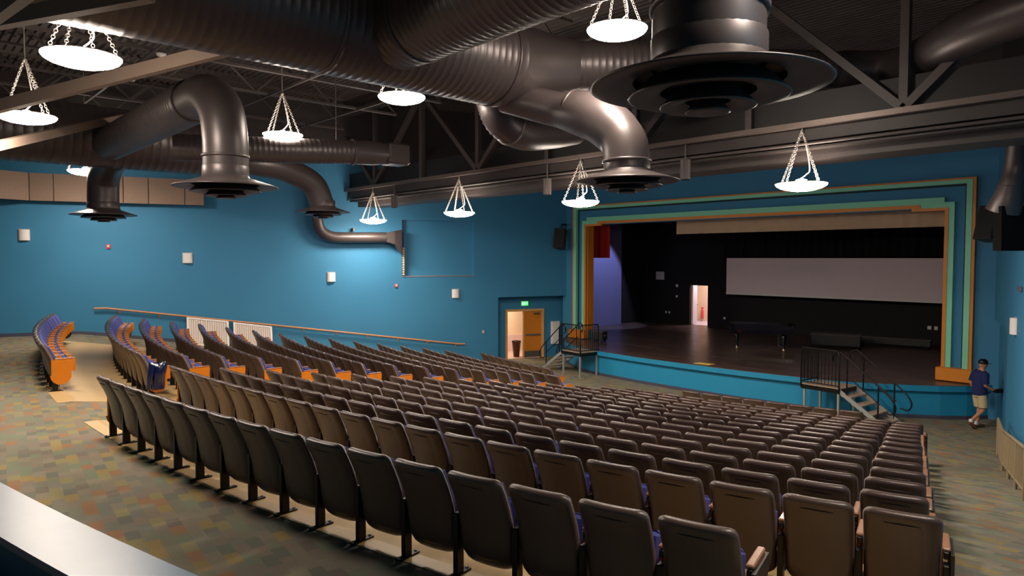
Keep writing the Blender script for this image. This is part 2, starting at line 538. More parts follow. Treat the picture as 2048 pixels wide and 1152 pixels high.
surround_part('inner_orange_edge', M_ORANGE, [(-6.36, -6.27, ZB, 3.88, .12), (-7.14, -6.36, 3.80, 3.88, .12), (mx_(-6.36), mx_(-7.14), 3.80, 3.88, .12),
                                             (mx_(-6.98), -6.98, 3.88, 3.985, .12), (-7.20, -7.0, 3.80, 3.90, .125), (mx_(-7.0), mx_(-7.20), 3.80, 3.90, .125),
                                             (mx_(-6.27), mx_(-6.36), ZB, 3.88, .12)])
jb = MB().box(OX0, OX0 + 0.02, YS, YS + 0.36, ZB, 3.86)
jb.build('orange_jamb_lining', M_ORANGE, surround)
MB().box(OX1 - 0.02, OX1, YS, YS + 0.36, ZB, 3.86).build('orange_jamb_lining', M_ORANGE, surround)
for sx in (0, 1):
    x0, x1 = (-6.44, -5.56) if sx else (mx_(-5.56), mx_(-6.44))
    MB().bbox(x0, x1, YS - 0.32, YS - 0.003, Z_STAGE + 0.02, ZB + 0.01, 0.02).build('plinth_block', M_ORANGE, surround)

# stage ----------------------------------------------------------------------
PROF = [(0, 19.25), (1, 19.26), (2, 19.30), (3, 19.40), (4, 19.52), (5, 19.78), (5.7, 20.12), (6.3, 20.5), (6.9, 20.92), (7.4, 21.4), (7.84, 22.04)]
edge = [(CX - u, y) for u, y in reversed(PROF)] + [(CX + u, y) for u, y in PROF[1:]]
top = edge + [(-5.2, YS + 0.2), (-2.9, YS + 0.2), (-2.9, 30.8), (-23.2, 30.8), (-23.2, YS + 0.2), (-20.8, YS + 0.2)]
struct(MB().prism(top, Z_STAGE - 0.045, Z_STAGE), 'floor_stage', M_STAGEFL)
def front(off, z0, z1, name, m):
    mb = MB(); vs, fs = [], []
    n = len(edge)
    for i, (x, y) in enumerate(edge):
        vs += [(x, y + off, z0), (x, y + off, z1)]
    for i in range(n - 1): fs.append((2 * i, 2 * i + 2, 2 * i + 3, 2 * i + 1))
    # thickness towards the stage
    k = len(vs)
    for i, (x, y) in enumerate(edge): vs += [(x, y + off + 0.06, z0), (x, y + off + 0.06, z1)]
    for i in range(n - 1):
        fs.append((k + 2 * i + 1, k + 2 * i + 3, k + 2 * i + 2, k + 2 * i))
        fs.append((2 * i + 1, 2 * i + 3, k + 2 * i + 3, k + 2 * i + 1))
        fs.append((k + 2 * i, k + 2 * i + 2, 2 * i + 2, 2 * i))
    mb.add(vs, fs)
    return struct(mb, name, m)
front(0.14, Z_LOW - 0.05, Z_STAGE - 0.05, 'wall_stage_front', M_BLUE_S)
front(-0.005, Z_STAGE - 0.17, Z_STAGE - 0.012, 'trim_4', M_BLUE_S)
front(0.125, Z_LOW - 0.03, Z_LOW + 0.10, 'baseboard_stage', M_BASEB)
# black stage house
BW = 30.45
bd0, bd1, bdz = -20.20, -19.15, Z_STAGE + 2.02
sb = MB()
sb.box(-23.2, bd0, BW, BW + 0.2, -1, Z_DECK); sb.box(bd1, -2.9, BW, BW + 0.2, -1, Z_DECK); sb.box(bd0, bd1, BW, BW + 0.2, bdz, Z_DECK)
struct(sb, 'wall_stage_back', M_STAGEBLK)
struct(MB().box(-3.1, -2.9, YS + 0.36, BW, -1, Z_DECK), 'wall_stage_right', M_STAGEBLK)
struct(MB().box(-23.2, -23.0, YS + 0.36, BW, -1, Z_DECK), 'wall_stage_left', M_STAGEBLK)
struct(MB().box(-23.2, -2.9, YS + 0.36, BW + 0.2, Z_DECK - 0.1, Z_DECK + 0.1), 'ceiling_stage', M_STAGEBLK)
# bright passage behind the open back door
pm = MB()
pm.box(-22.2, -18.3, 33.0, 33.1, -1, 2.0); pm.box(-22.25, -22.2, BW + 0.2, 33.1, -1, 2.0); pm.box(-18.3, -18.25, BW + 0.2, 33.1, -1, 2.0)
pm.box(-22.2, -18.3, BW + 0.2, 33.1, 2.0, 2.1)
struct(pm, 'wall_passage', M_CREAM)
struct(MB().box(-22.2, -18.3, BW + 0.01, 33.1, -1.0, Z_STAGE - 0.001), 'floor_passage', mat('pale_passage_floor', srgb(220, 214, 226), 0.3, noise=srgb(206, 200, 214)))
pl = bpy.data.lights.new('passage_light', 'AREA'); pl.energy = 45; pl.size = 1.0; pl.color = (1.0, 0.86, 0.86)
plo = bpy.data.objects.new('passage_light', pl); COL.objects.link(plo); plo.location = (-19.75, 31.9, 1.95)
bdoor = thing('door_2', 'pale door leaf standing open at the back of the stage', 'door', (bd0 + 0.03, BW + 0.2, Z_STAGE))
bdoor['kind'] = 'structure'
MB().beam((bd0 + 0.03, BW + 0.22, (Z_STAGE + bdz) / 2), (bd0 - 0.28, BW + 1.08, (Z_STAGE + bdz) / 2), 0.045, bdz - Z_STAGE - 0.04).build('leaf', mat('pale_lilac_door', srgb(206, 204, 226), 0.5, noise=srgb(196, 194, 218)), bdoor)
MB().sphere((bd0 - 0.18, BW + 1.0, Z_STAGE + 0.98), 0.035).build('handle', M_CHROME, bdoor)

# hall doorway in the left alcove ---------------------------------------------
d0, d1, dz, ad = 0.78, 2.62, 0.28, 0.62
dr = thing('door_1', 'double door with one orange leaf closed and the other open', 'door', on_wall(FL, 1.7, ad, Z_LOW))
dr['kind'] = 'structure'
fr = MB()
fr.box(d0, d0 + 0.10, ad - 0.04, ad + 0.22, Z_LOW, dz, FL); fr.box(d1 - 0.10, d1, ad - 0.04, ad + 0.22, Z_LOW, dz, FL); fr.box(d0 + 0.1, d1 - 0.1, ad - 0.04, ad + 0.22, dz - 0.10, dz, FL)
fr.build('frame', M_TANFRAME, dr)
leaf = MB().box(d0 + 0.10, d0 + 0.94, ad + 0.02, ad + 0.07, Z_LOW + 0.02, dz - 0.1, FL).build('leaf', M_ORANGE, dr)
MB().box(d0 + 0.16, d0 + 0.88, ad - 0.045, ad - 0.005, Z_LOW + 0.98, Z_LOW + 1.04, FL).build('push_bar', M_CHROME, leaf)
MB().box(d0 + 0.12, d0 + 0.92, ad + 0.005, ad + 0.02, Z_LOW + 0.03, Z_LOW + 0.30, FL).build('kick_plate', mat('dull_kick_plate', srgb(120, 112, 104), 0.4, 0.5, noise=srgb(108, 102, 96)), dr)
MB().box(d0 + 0.2, d0 + 0.5, ad - 0.05, ad + 0.02, dz - 0.24, dz - 0.17, FL).build('door_closer', M_CHROME, dr)
MB().box(d0 + 0.94, d0 + 0.99, ad + 0.01, ad + 0.08, Z_LOW + 0.01, dz - 0.1, FL).build('centre_post', M_TANFRAME, dr)
# the open leaf, swung out into the corridor
MB().box(d1 - 0.15, d1 - 0.105, ad + 0.2, ad + 1.0, Z_LOW + 0.02, dz - 0.1, FL).build('leaf', M_ORANGE, dr)
cor = MB()
cor.box(-0.6, 4.2, ad + 2.4, ad + 2.5, Z_LOW, 1.0, FL); cor.box(4.1, 4.2, ad + 0.2, ad + 2.4, Z_LOW, 1.0, FL); cor.box(-0.6, -0.5, ad + 0.2, ad + 2.4, Z_LOW, 1.0, FL); cor.box(-0.6, 4.2, ad + 0.2, ad + 2.5, 0.9, 1.0, FL)
struct(cor, 'wall_corridor', M_CREAM)
struct(MB().box(-0.5, 4.1, ad + 2.36, ad + 2.4, Z_LOW, Z_LOW + 0.75, FL), 'trim_5', mat('pale_pink_wainscot', srgb(240, 214, 208), 0.6, noise=srgb(232, 204, 198)))
struct(MB().box(-0.6, 4.2, ad + 0.02, ad + 2.5, Z_LOW - 0.05, Z_LOW + 0.004, FL), 'floor_corridor', mat('pinkish_corridor_tile', srgb(226, 196, 184), 0.4, noise=srgb(214, 184, 172)))
cl = bpy.data.lights.new('corridor_light', 'AREA'); cl.energy = 42; cl.size = 1.0; cl.color = (1.0, 0.85, 0.66)
clo = bpy.data.objects.new('corridor_light', cl); COL.objects.link(clo); clo.location = on_wall(FL, 2.1, ad + 1.3, 0.85)
b_ = thing('waste_bin', 'brown tapered waste bin standing in the open doorway', 'bin', on_wall(FL, 1.84, ad + 0.55, Z_LOW + 0.004))
p = b_.location
MB().lathe([(0.0, 0.0), (0.13, 0.0), (0.19, 0.62), (0.2, 0.62), (0.2, 0.66), (0.15, 0.66), (0.14, 0.60), (0.0, 0.60)], 16, p).build('bin_body', mat('brown_bin_plastic', srgb(84, 58, 44), 0.5, noise=srgb(76, 52, 40)), b_)
MB().lathe([(0.2, 0.66), (0.21, 0.68), (0.2, 0.70), (0.14, 0.70), (0.14, 0.66)], 16, p).build('rim', M_LEG, b_)

# roof deck ---------------------------------------------------------------------
dk = MB(); vs, fs = [], []
y = -6.0
ys = []
while y < YS + 0.2:
    ys += [(y, 0), (y + 0.06, 0), (y + 0.09, 0.06), (y + 0.17, 0.06)]
    y += 0.2
for (yy, h) in ys: vs += [(-33, yy, Z_DECK + h), (8, yy, Z_DECK + h)]
for i in range(len(ys) - 1): fs.append((2 * i, 2 * i + 1, 2 * i + 3, 2 * i + 2))
dk.add(vs, [tuple(reversed(f)) for f in fs])
struct(dk, 'ceiling', M_DECK)

# low wall in front of the camera platform -----------------------------------------
lw = thing('wall_booth', 'low blue wall with a pale cap beside the carpeted cross aisle', 'wall', (*polar(40.7, 10), 0))
lw['kind'] = 'structure'
def arc_wall(r0, r1, z0, z1, a0, a1, n=24):
    mb = MB(); vs, fs = [], []
    for k in range(n + 1):
        a = a0 + (a1 - a0) * k / n
        for r, z in ((r0, z0), (r0, z1), (r1, z1), (r1, z0)):
            vs.append((*polar(r, a), z))
    for k in range(n):
        for i in range(4):
            j = (i + 1) % 4
            fs.append((k * 4 + i, k * 4 + j, k * 4 + 4 + j, k * 4 + 4 + i))
    fs += [(3, 2, 1, 0), tuple(n * 4 + i for i in range(4))]
    mb.add(vs, fs)
    return mb
arc_wall(40.60, 40.84, 0, 1.06, 3, 19).build('wall_body', mat('teal_booth_paint', srgb(30, 96, 130), 0.6, noise=srgb(36, 104, 138), scale=2), lw)
arc_wall(40.56, 40.88, 1.06, 1.10, 3, 19).build('wall_cap', M_CAP, lw)
# the platform the view is taken from
struct(arc_wall(40.84, 46.0, 0.0, 0.85, 3, 19), 'floor_platform', M_CARPET)

# ================================================================== SEATS
# local frame: origin on the floor between the feet, +y towards the stage
PITCH = 0.561
def prof_y(z):
    pts = [(0.10, 0.075), (0.18, 0.04), (0.26, 0.012), (0.40, -0.005), (0.50, -0.02), (0.62, -0.06), (0.74, -0.115), (0.82, -0.155), (0.89, -0.185)]
    for (z0, y0), (z1, y1) in zip(pts, pts[1:]):
        if z <= z1: return y0 + (y1 - y0) * (z - z0) / (z1 - z0)
    return pts[-1][1]
def pad(w_of, zs, front, back, crown=0.0, nx=8, round_top=0.0, round_side=0.0):
    """closed curved slab: rows of zs, half width w_of(z), offsets in front of / behind the profile"""
    mb = MB(); vs, fs = [], []
    nz = len(zs)
    mid = (front + back) / 2
    for side in (front, back):
        for z in zs:
            k = 1.0
            if round_top and z > zs[-1] - round_top:
                k = math.sqrt(max(0.0, 1 - ((z - zs[-1] + round_top) / round_top) ** 2))
            elif round_top and z < zs[0] + round_top * 0.6:
                k = math.sqrt(max(0.0, 1 - ((zs[0] + round_top * 0.6 - z) / (round_top * 0.6)) ** 2))
            for i in range(nx + 1):
                u = math.sin(PI / 2 * (-1 + 2 * i / nx)) if round_side else -1 + 2 * i / nx
                w = w_of(z)
                e = (1 - abs(u) ** 4)
                kk = k * (math.sqrt(max(0.0, 1 - max(0.0, (abs(u) * w - w + round_side) / round_side) ** 2)) if round_side else 1.0)
                off = mid + (side - mid) * kk
                vs.append((u * w, prof_y(z) + off - (crown * e * kk if side == back else -crown * 0.4 * e * kk) - 0.02 * (1 - u * u) + 0.012, z))
    n = nx + 1
    for k in range(nz - 1):
        for i in range(nx):
            a = k * n + i
            fs.append((a, a + n, a + n + 1, a + 1))
            b = nz * n + a
            fs.append((b, b + 1, b + n + 1, b + n))
    o = nz * n
    for k in range(nz - 1):
        fs.append((k * n, o + k * n, o + (k + 1) * n, (k + 1) * n))
        a = k * n + nx
        fs.append((a, a + n, o + a + n, o + a))
    for i in range(nx):
        fs.append((i, i + 1, o + i + 1, o + i))
        a = (nz - 1) * n + i
        fs.append((a, o + a, o + a + 1, a + 1))
    mb.add(vs, fs, True)
    return mb
def w_shell(z):
    if z > 0.825: return 0.190 + 0.062 * math.sqrt(max(0, 1 - ((z - 0.825) / 0.0605) ** 2))
    if z < 0.23: return 0.13 + 0.115 * math.sqrt(max(0, 1 - ((0.23 - z) / 0.105) ** 2))
    return 0.245 + 0.007 * min(1, (z - 0.23) / 0.5)
ZS = [0.128, 0.14, 0.165, 0.20, 0.25, 0.34, 0.44, 0.54, 0.64, 0.74, 0.79, 0.825, 0.845, 0.862, 0.875, 0.882, 0.885]
shell_mb = pad(w_shell, ZS, 0.055, -0.040, 0.008, 10, 0.042, 0.045)
pan_mb = pad(lambda z: 0.188 if 0.24 < z < 0.78 else 0.176, [0.20, 0.215, 0.245, 0.32, 0.42, 0.54, 0.64, 0.72, 0.775, 0.79, 0.80], -0.030, -0.0455, 0.008)
cush_mb = pad(lambda z: w_shell(z) - 0.05, [0.30, 0.33, 0.44, 0.56, 0.60, 0.64, 0.74, 0.81, 0.835], 0.088, 0.04, 0.0, 6)
seat_mb = MB()
MS = Matrix.Translation((0, 0.13, 0.36)) @ Matrix.Rotation(math.radians(-10), 4, 'X')
seat_mb.bbox(-0.212, 0.212, 0.0, 0.07, -0.12, 0.27, 0.03, MS)
under_mb = MB().bbox(-0.20, 0.20, 0.07, 0.095, -0.10, 0.23, 0.012, MS)
def stand_mb():
    mb = MB()
    mb.bbox(-0.022, 0.022, -0.04, 0.05, 0.012, 0.50, 0.006)
    mb.bbox(-0.018, 0.018, 0.0, 0.30, 0.53, 0.585, 0.006)
    mb.box(-0.03, 0.03, -0.10, 0.13, 0.0, 0.014)
    return mb
arm_mb = MB().bbox(-0.026, 0.026, 0.01, 0.34, 0.585, 0.612, 0.008)
bolt_mb = MB()
for yb in (-0.085, 0.11): bolt_mb.lathe([(0.0, 0.026), (0.012, 0.026), (0.014, 0.014)], 6, (0, yb, 0))
def endpanel_mb():
    poly = [(-0.05, 0.584), (-0.05, 0.30)]
    for k in range(9):
        a = PI + PI * k / 8 * 1.0
        poly.append((0.10 + 0.17 * math.cos(a), 0.29 + 0.17 * math.sin(a)))
    poly += [(0.27, 0.40), (0.33, 0.48), (0.335, 0.584)]
    mb = MB()
    n = len(poly)
    vs = [(-0.012, y, z) for y, z in poly] + [(0.012, y, z) for y, z in poly]
    mb.add(vs, [tuple(range(n)), tuple(range(2 * n - 1, n - 1, -1))] + [(i, n + i, n + (i + 1) % n, (i + 1) % n) for i in range(n)])
    return mb
end_mb = endpanel_mb()
side_mb = MB()
for sx_ in (-1, 1): side_mb.bbox(sx_ * 0.024 - 0.005, sx_ * 0.024 + 0.005, 0.06, 0.335, 0.36, 0.584, 0.003)
ME = {k: m.mesh(k, mt) for k, m, mt in (('back_shell', shell_mb, M_SHELL), ('back_panel', pan_mb, M_SHELL), ('back_cushion', cush_mb, M_FABRIC), ('seat_cushion', seat_mb, M_FABRIC), ('seat_pan', under_mb, M_LEG), ('standard', stand_mb(), M_LEG), ('armrest', arm_mb, M_WOODARM), ('bolts', bolt_mb, M_CHROME), ('end_panel', end_mb, M_ENDP), ('dark_end_panel', end_mb, M_ENDDARK), ('side_panel', side_mb, M_ENDP))}

rowsR = [38.25] + [36.8 - 0.805 * k for k in range(14)] + [25.05]
seats = []      # (block, row, number from the aisle, x, y, z, angle, end-left, end-right)
def fill(block, row, R, arc_a, arc_b, n=None):
    """chair centres between the arc positions, measured at the back tops"""
    if n is None: n = int(round(abs(arc_b - arc_a) / PITCH)) + 1
    Rf = R - 0.20
    for i in range(n):
        s = arc_a + (arc_b - arc_a) * (i / (n - 1) if n > 1 else 0)
        th = math.degrees(s / R)
        x, y = polar(Rf, th)
        seats.append(dict(block=block, row=row, k=i + 1, n=n, x=x, y=y, z=floor_r(Rf) + (0.008), th=math.radians(th)))
C_left = [0.76, 0.76, 0.83, 0.97, 1.02, 1.14, 1.15, 1.30, 1.37, 1.48, 1.55, 1.75, 1.87, 2.02]
C_right = [11.42, 11.10, 10.84, 10.60, 10.33, 10.09, 9.84, 9.60, 9.34, 9.09, 8.84, 8.60, 8.36, 8.16]
L_near = [-1.68, -1.93, -2.18, -2.17, -2.05, -1.98, -1.95, -1.81, -1.60, -1.42, -1.30, -1.19, -1.05, -0.85]
L_far = [-11.68, -11.18, -10.90, -10.66, -10.14, -9.74, -9.39, -9.04, -8.74, -8.34, -8.06, -7.72, -7.48, -7.09]
fill('C', 1, rowsR[0], 2.38, 10.79, 16)
fill('L', 1, rowsR[0], -2.62, -10.75)
for k in range(14):
    fill('C', k + 2, rowsR[k + 1], C_left[k], C_right[k])
    fill('L', k + 2, rowsR[k + 1], L_near[k], L_far[k])
fill('C', 16, rowsR[15], 2.79, 6.61, 8)
fill('L', 16, rowsR[15], -2.52, -6.47, 8)
for s in seats:
    s['d'] = math.hypot(s['x'], s['y'])
order = sorted(seats, key=lambda s: s['d'])
solo, far = order[:300], order[300:]
def seat_parts(s):
    """(mesh key, local x) of one seat; it owns the standard on its right side, the last one both"""
    out = [('back_shell', 0), ('back_panel', 0), ('back_cushion', 0), ('seat_cushion', 0), ('seat_pan', 0)]
    # k=1 is next to the middle aisle: block C counts to +x, block L to -x
    sgn = 1 if s['block'] == 'C' else -1
    xs = [sgn * PITCH / 2]
    if s['k'] == 1: xs.append(-sgn * PITCH / 2)
    for x in xs: out += [('standard', x), ('armrest', x), ('bolts', x), ('side_panel', x)]
    if s['k'] == 1: out.append(('end_panel', -sgn * (PITCH / 2 + 0.036)))
    if s['k'] == s['n']: out.append(('dark_end_panel', sgn * (PITCH / 2 + 0.036)))
    return out
BLOCK = {'C': 'block beside the metal guardrail', 'L': 'block beside the handrail wall'}
for s in solo:
    rown = 'front row' if s['row'] == 16 else (ORD[s['row']] + ' row from back')
    t = thing('theatre_seat', 'dark theatre seat %s from middle aisle, %s, %s' % (ORD[s['k']], rown, BLOCK[s['block']]), 'seat', (s['x'], s['y'], s['z']), s['th'], 'folding theatre seats in curved rows')
    for key, lx in seat_parts(s):
        place(ME[key], {'bolts': 'floor_bolt', 'dark_end_panel': 'end_panel'}.get(key, key), t, (lx, 0, 0))
# the seats beyond the nearest three hundred, as one body of seating
keys = list(ME)
raw = {'back_shell': shell_mb, 'back_panel': pan_mb, 'back_cushion': cush_mb, 'seat_cushion': seat_mb, 'seat_pan': under_mb, 'standard': stand_mb(), 'armrest': arm_mb, 'bolts': bolt_mb, 'end_panel': end_mb, 'dark_end_panel': end_mb, 'side_panel': side_mb}
vs, fs, mi, sm = [], [], [], []
slots = [M_SHELL, M_FABRIC, M_LEG, M_WOODARM, M_CHROME, M_ENDP, M_ENDDARK]
slot_of = {'back_shell': 0, 'back_panel': 0, 'back_cushion': 1, 'seat_cushion': 1, 'seat_pan': 2, 'standard': 2, 'armrest': 3, 'bolts': 4, 'end_panel': 5, 'dark_end_panel': 6, 'side_panel': 5}
for s in far:
    M = Matrix.Translation((s['x'], s['y'], s['z'])) @ Matrix.Rotation(s['th'], 4, 'Z')
    for key, lx in seat_parts(s):
        if key == 'bolts': continue
        o = len(vs)
        for v in raw[key].v:
            q = M @ Vector((v[0] + lx, v[1], v[2])); vs.append((q.x, q.y, q.z))
        for f, sf in zip(raw[key].f, raw[key].sm):
            fs.append(tuple(i + o for i in f)); mi.append(slot_of[key]); sm.append(sf)
me = bpy.data.meshes.new('distant_seating')
me.from_pydata(vs, [], fs)
for m in slots: me.materials.append(m)
me.polygons.foreach_set('material_index', mi)
me.polygons.foreach_set('use_smooth', sm)
me.update()
o = bpy.data.objects.new('distant_seating', me); COL.objects.link(o)
tag(o, 'far rows of folding theatre seats along the handrail wall', 'seating', kind='stuff')

# ================================================================== PENDANT LAMPS
lens_mb = MB().lathe([(0.0, -0.13), (0.15, -0.122), (0.28, -0.10), (0.38, -0.068), (0.44, -0.034), (0.466, 0.0), (0.462, 0.016)], 40)
lens_me = lens_mb.mesh('lens', M_LENS)
rim_me = MB().lathe([(0.462, 0.012), (0.475, 0.014), (0.475, 0.024), (0.46, 0.028)], 40).mesh('rim', M_CHAIN)
hood_me = MB().lathe([(0.46, 0.026), (0.25, 0.034), (0.12, 0.042), (0.10, 0.09), (0.04, 0.11), (0.0, 0.112)], 32).mesh('hood', mat('translucent_lamp_hood', srgb(236, 228, 216), 0.5, emit=LAMP_COLOR + (1,), estr=LAMP_STRENGTH * 0.20))
def chain_mesh(dx, dy, h, n=24):
    mb = MB()
    a, b = Vector((dx, dy, 0.03)), Vector((dx * 0.03, dy * 0.03, h))
    L = (b - a).length; d = (b - a).normalized()
    e1 = d.orthogonal().normalized(); e2 = d.cross(e1)
    st = L / n
    for i in range(n):
        c = a + d * st * (i + 0.5)
        u = e1 if i % 2 else e2
        ring = [c + d * (st * 0.62 * math.cos(q)) + u * (0.022 * math.sin(q)) for q in [2 * PI * k / 8 for k in range(9)]]
        mb.tube(ring, 0.006, 4, caps=False)
    return mb
CH_H = 1.0
chain_me = [chain_mesh(0.44 * math.cos(q), 0.44 * math.sin(q), CH_H).mesh('chain', M_CHAIN) for q in (0.5, 0.5 + PI / 2, 0.5 + PI, 0.5 + 1.5 * PI)]
hook_me = MB().lathe([(0.0, CH_H - 0.03), (0.03, CH_H - 0.02), (0.03, CH_H + 0.02), (0.0, CH_H + 0.03)], 10).mesh('hook', M_CHAIN)
cord_me = MB().tube(spline([(0.0, 0.0, 0.12), (0.10, 0.04, 0.20), (0.16, 0.05, 0.30), (0.09, 0.02, 0.7), (0.0, 0, CH_H)], 5), 0.012, 6).mesh('power_cord', M_WHITE)
LAMPS = [(-10.67, 2.06, 5.12, 'domed pendant lamp beside the big trunk duct above rear aisle'),
         (-15.08, 2.03, 5.00, 'domed pendant lamp between two tan roof braces over rear aisle'),
         (-23.33, 4.53, 4.99, 'domed pendant lamp in front of the taupe acoustic panels'),
         (-16.48, 7.40, 5.48, 'domed pendant lamp hanging over the slim horizontal duct'),
         (-11.96, 7.86, 5.70, 'domed pendant lamp just under the fork of the trunk duct'),
         (-7.10, 8.64, 6.04, 'domed pendant lamp beside the elbow of the largest round diffuser'),
         (-21.81, 13.10, 3.82, 'domed pendant lamp under the catwalk girder nearest the handrail wall'),
         (-16.84, 13.10, 3.85, 'domed pendant lamp under the catwalk girder before the wall recess'),
         (-11.90, 13.10, 3.89, 'domed pendant lamp under the catwalk girder left of proscenium'),
         (-6.24, 13.10, 3.89, 'domed pendant lamp under the catwalk girder in front of proscenium'),
         (-0.90, 5.00, 5.90, 'domed pendant lamp over the aisle beside the guardrail wall')]
for (x, y, z, lab) in LAMPS:
    t = thing('pendant_lamp', lab, 'lamp', (x, y, z), random.uniform(0, 1.5), 'domed pendant lamps on chains')
    place(lens_me, 'lens', t); place(rim_me, 'rim', t); place(hood_me, 'hood', t)
    for c in chain_me: place(c, 'chain', t)
    place(hook_me, 'hook', t); place(cord_me, 'power_cord', t)
    zt = 4.965 if y > 12 else Z_DECK + 0.005
    rod = MB().tube([(0, 0, CH_H + 0.02), (0, 0, max(zt - z, CH_H + 0.05))], 0.012, 6)
    rod.build('drop_rod', M_CHAIN, t, world=False)

# ================================================================== DUCTS
def ribbed(pts, r, rib=0.30, seg=28, step=None, h=0.010, taper=None):
    """round duct along pts with seam ribs"""
    pts = [Vector(p) for p in pts]
    P, Rr, acc, nxt = [pts[0]], [r], 0.0, rib
    total = sum((b - a).length for a, b in zip(pts, pts[1:]))
    def rad(s): return r if taper is None else r + (taper - r) * s / total
    for a, b in zip(pts, pts[1:]):
        L = (b - a).length
        while rib and nxt < acc + L - 1e-6:
            for o, k in ((-0.025, 0), (-0.010, h), (0.010, h), (0.025, 0)):
                q = nxt + o
                if acc < q < acc + L:
                    P.append(a + (b - a) * ((q - acc) / L)); Rr.append(rad(q) + k)
            nxt += rib
        acc += L
        P.append(b); Rr.append(rad(acc))
    return MB().tube(P, Rr, seg)
def collar(c, d, r, w=0.05):
    c, d = Vector(c), Vector(d).normalized()
    return MB().tube([c - d * w / 2, c - d * w / 2 * 0.9, c + d * w / 2 * 0.9, c + d * w / 2], [r, r + 0.02, r + 0.02, r], 28)
def diffuser(loc, dia, neck, name_label):
    s = dia / 1.7
    t = thing('round_diffuser', name_label, 'diffuser', loc, 0, 'round air diffusers on down-turned ducts')
    x, y, z = loc
    MB().lathe([(neck, 0.20 * s), (neck + 0.03, 0.14 * s), (0.70 * s, 0.045 * s), (0.84 * s, 0.0), (0.85 * s, -0.012), (0.83 * s, -0.02), (0.64 * s, 0.0), (0.54 * s, 0.03)], 48, loc).build('outer_cone', M_DUCT, t)
    MB().lathe([(0.44 * s, 0.04 * s), (0.56 * s, -0.075 * s), (0.575 * s, -0.09 * s), (0.555 * s, -0.098 * s), (0.42 * s, -0.075 * s), (0.34 * s, -0.05 * s)], 44, loc).build('middle_cone', M_DUCT, t)
    MB().lathe([(0.24 * s, -0.04 * s), (0.33 * s, -0.145 * s), (0.345 * s, -0.158 * s), (0.33 * s, -0.165 * s), (0.22 * s, -0.145 * s), (0.16 * s, -0.12 * s)], 40, loc).build('inner_cone', M_DUCT, t)
    MB().lathe([(0.09 * s, -0.11 * s), (0.155 * s, -0.185 * s), (0.16 * s, -0.20 * s), (0.14 * s, -0.205 * s), (0.0, -0.195 * s)], 36, loc).build('centre_cone', M_DUCT, t)
    MB().lathe([(neck + 0.002, 0.12 * s), (neck + 0.012, 0.15 * s), (neck + 0.012, 0.33 * s), (neck, 0.35 * s)], 36, loc).build('neck_band', M_DUCT, t)
    return t
diffuser((-2.85, 4.50, 3.75), 1.70, 0.40, 'largest looking round diffuser on a wide elbow beside pendant lamp')
diffuser((-12.06, 4.40, 3.70), 1.70, 0.36, 'round diffuser under the tall gooseneck duct over the rear seats')
diffuser((-7.29, 9.16, 3.76), 1.70, 0.36, 'round diffuser at branch end in front of catwalk girder')
diffuser((-22.32, 4.74, 3.70), 1.70, 0.40, 'round diffuser between the two banks of acoustic panels')
diffuser((-19.64, 10.05, 3.88), 1.66, 0.36, 'round diffuser above the wall duct with flared end')

tr = thing('trunk_duct', 'big black trunk duct forking over the rear seats', 'duct', (-9.7, 2.5, 5.25))
ribbed([(-9.7, -5.8, 6.05), (-9.7, 8.5, 6.05)], 0.80, 0.14, h=0.005).build('main_run', M_DUCT, tr)
ribbed([(-9.3, 6.0, 6.0), (-5.0, 6.0, 6.0)] , 0.62, 0.13, h=0.006).build('cross_branch', M_DUCT, tr)
MB().tube(spline([(-5.0, 6.0, 6.0), (-4.0, 5.9, 5.95), (-3.2, 5.2, 5.55), (-2.88, 4.62, 4.85), (-2.85, 4.50, 4.25), (-2.85, 4.5, 3.9)], 7), [0.62 - 0.22 * min(1, i / 21) for i in range(36)], 36).build('elbow', M_DUCT, tr)
collar((-2.85, 4.5, 4.28), (0, 0.1, 1), 0.405).build('collar', M_DUCT, tr)
collar((-9.7, 5.0, 6.05), (0, 1, 0), 0.80, 0.09).build('collar', M_DUCT, tr)
collar((-9.7, 8.3, 6.05), (0, 1, 0), 0.80, 0.07).build('collar', M_DUCT, tr)
collar((-8.6, 6.0, 6.0), (1, 0, 0), 0.62, 0.06).build('collar', M_DUCT, tr)
MB().tube([(-9.7, 8.45, 6.05), (-9.66, 8.9, 6.03), (-9.4, 9.4, 6.08), (-9.1, 9.85, 6.11)], [0.80, 0.74, 0.6, 0.46], 32).build('reducer', M_DUCT, tr)
ribbed([(-9.3, 9.65, 6.11), (-8.22, 10.99, 6.14), (-7.5, 11.8, 6.13)], 0.45, 0.13, h=0.005).build('diagonal_run', M_DUCT, tr)
ribbed([(-7.5, 11.8, 6.13), (-6.94, 12.4, 6.12), (-5.79, 13.66, 6.06)], 0.34, 0.13, h=0.005).build('diagonal_run', M_DUCT, tr)
MB().tube(spline([(-5.79, 13.66, 6.06), (-5.1, 14.05, 6.0), (-4.3, 13.6, 5.98), (-3.5, 12.9, 6.07), (-2.3, 12.3, 6.1)], 6), 0.36, 24).build('end_elbow', M_DUCT, tr)
MB().bbox(-8.86, -8.72, 9.72, 9.80, 6.0, 6.08, 0.01).build('sensor_box', M_BLACKP, tr)
br = thing('branch_duct', 'curved branch duct dropping to diffuser before the catwalk', 'duct', (-8.5, 9.1, 4.3))
MB().tube(spline([(-9.83, 8.75, 5.50), (-8.91, 9.12, 5.17), (-8.02, 9.19, 4.90), (-7.44, 9.21, 4.45), (-7.30, 9.17, 3.95)], 8), [0.31] * 10 + [0.33, 0.35, 0.37, 0.385, 0.395] + [0.40] * 6 + [0.395, 0.39] + [0.38] * 10, 28).build('elbow', M_DUCT, br)
collar((-8.5, 9.16, 5.12), (0.9, 0.1, -0.3), 0.32).build('collar', M_DUCT, br)
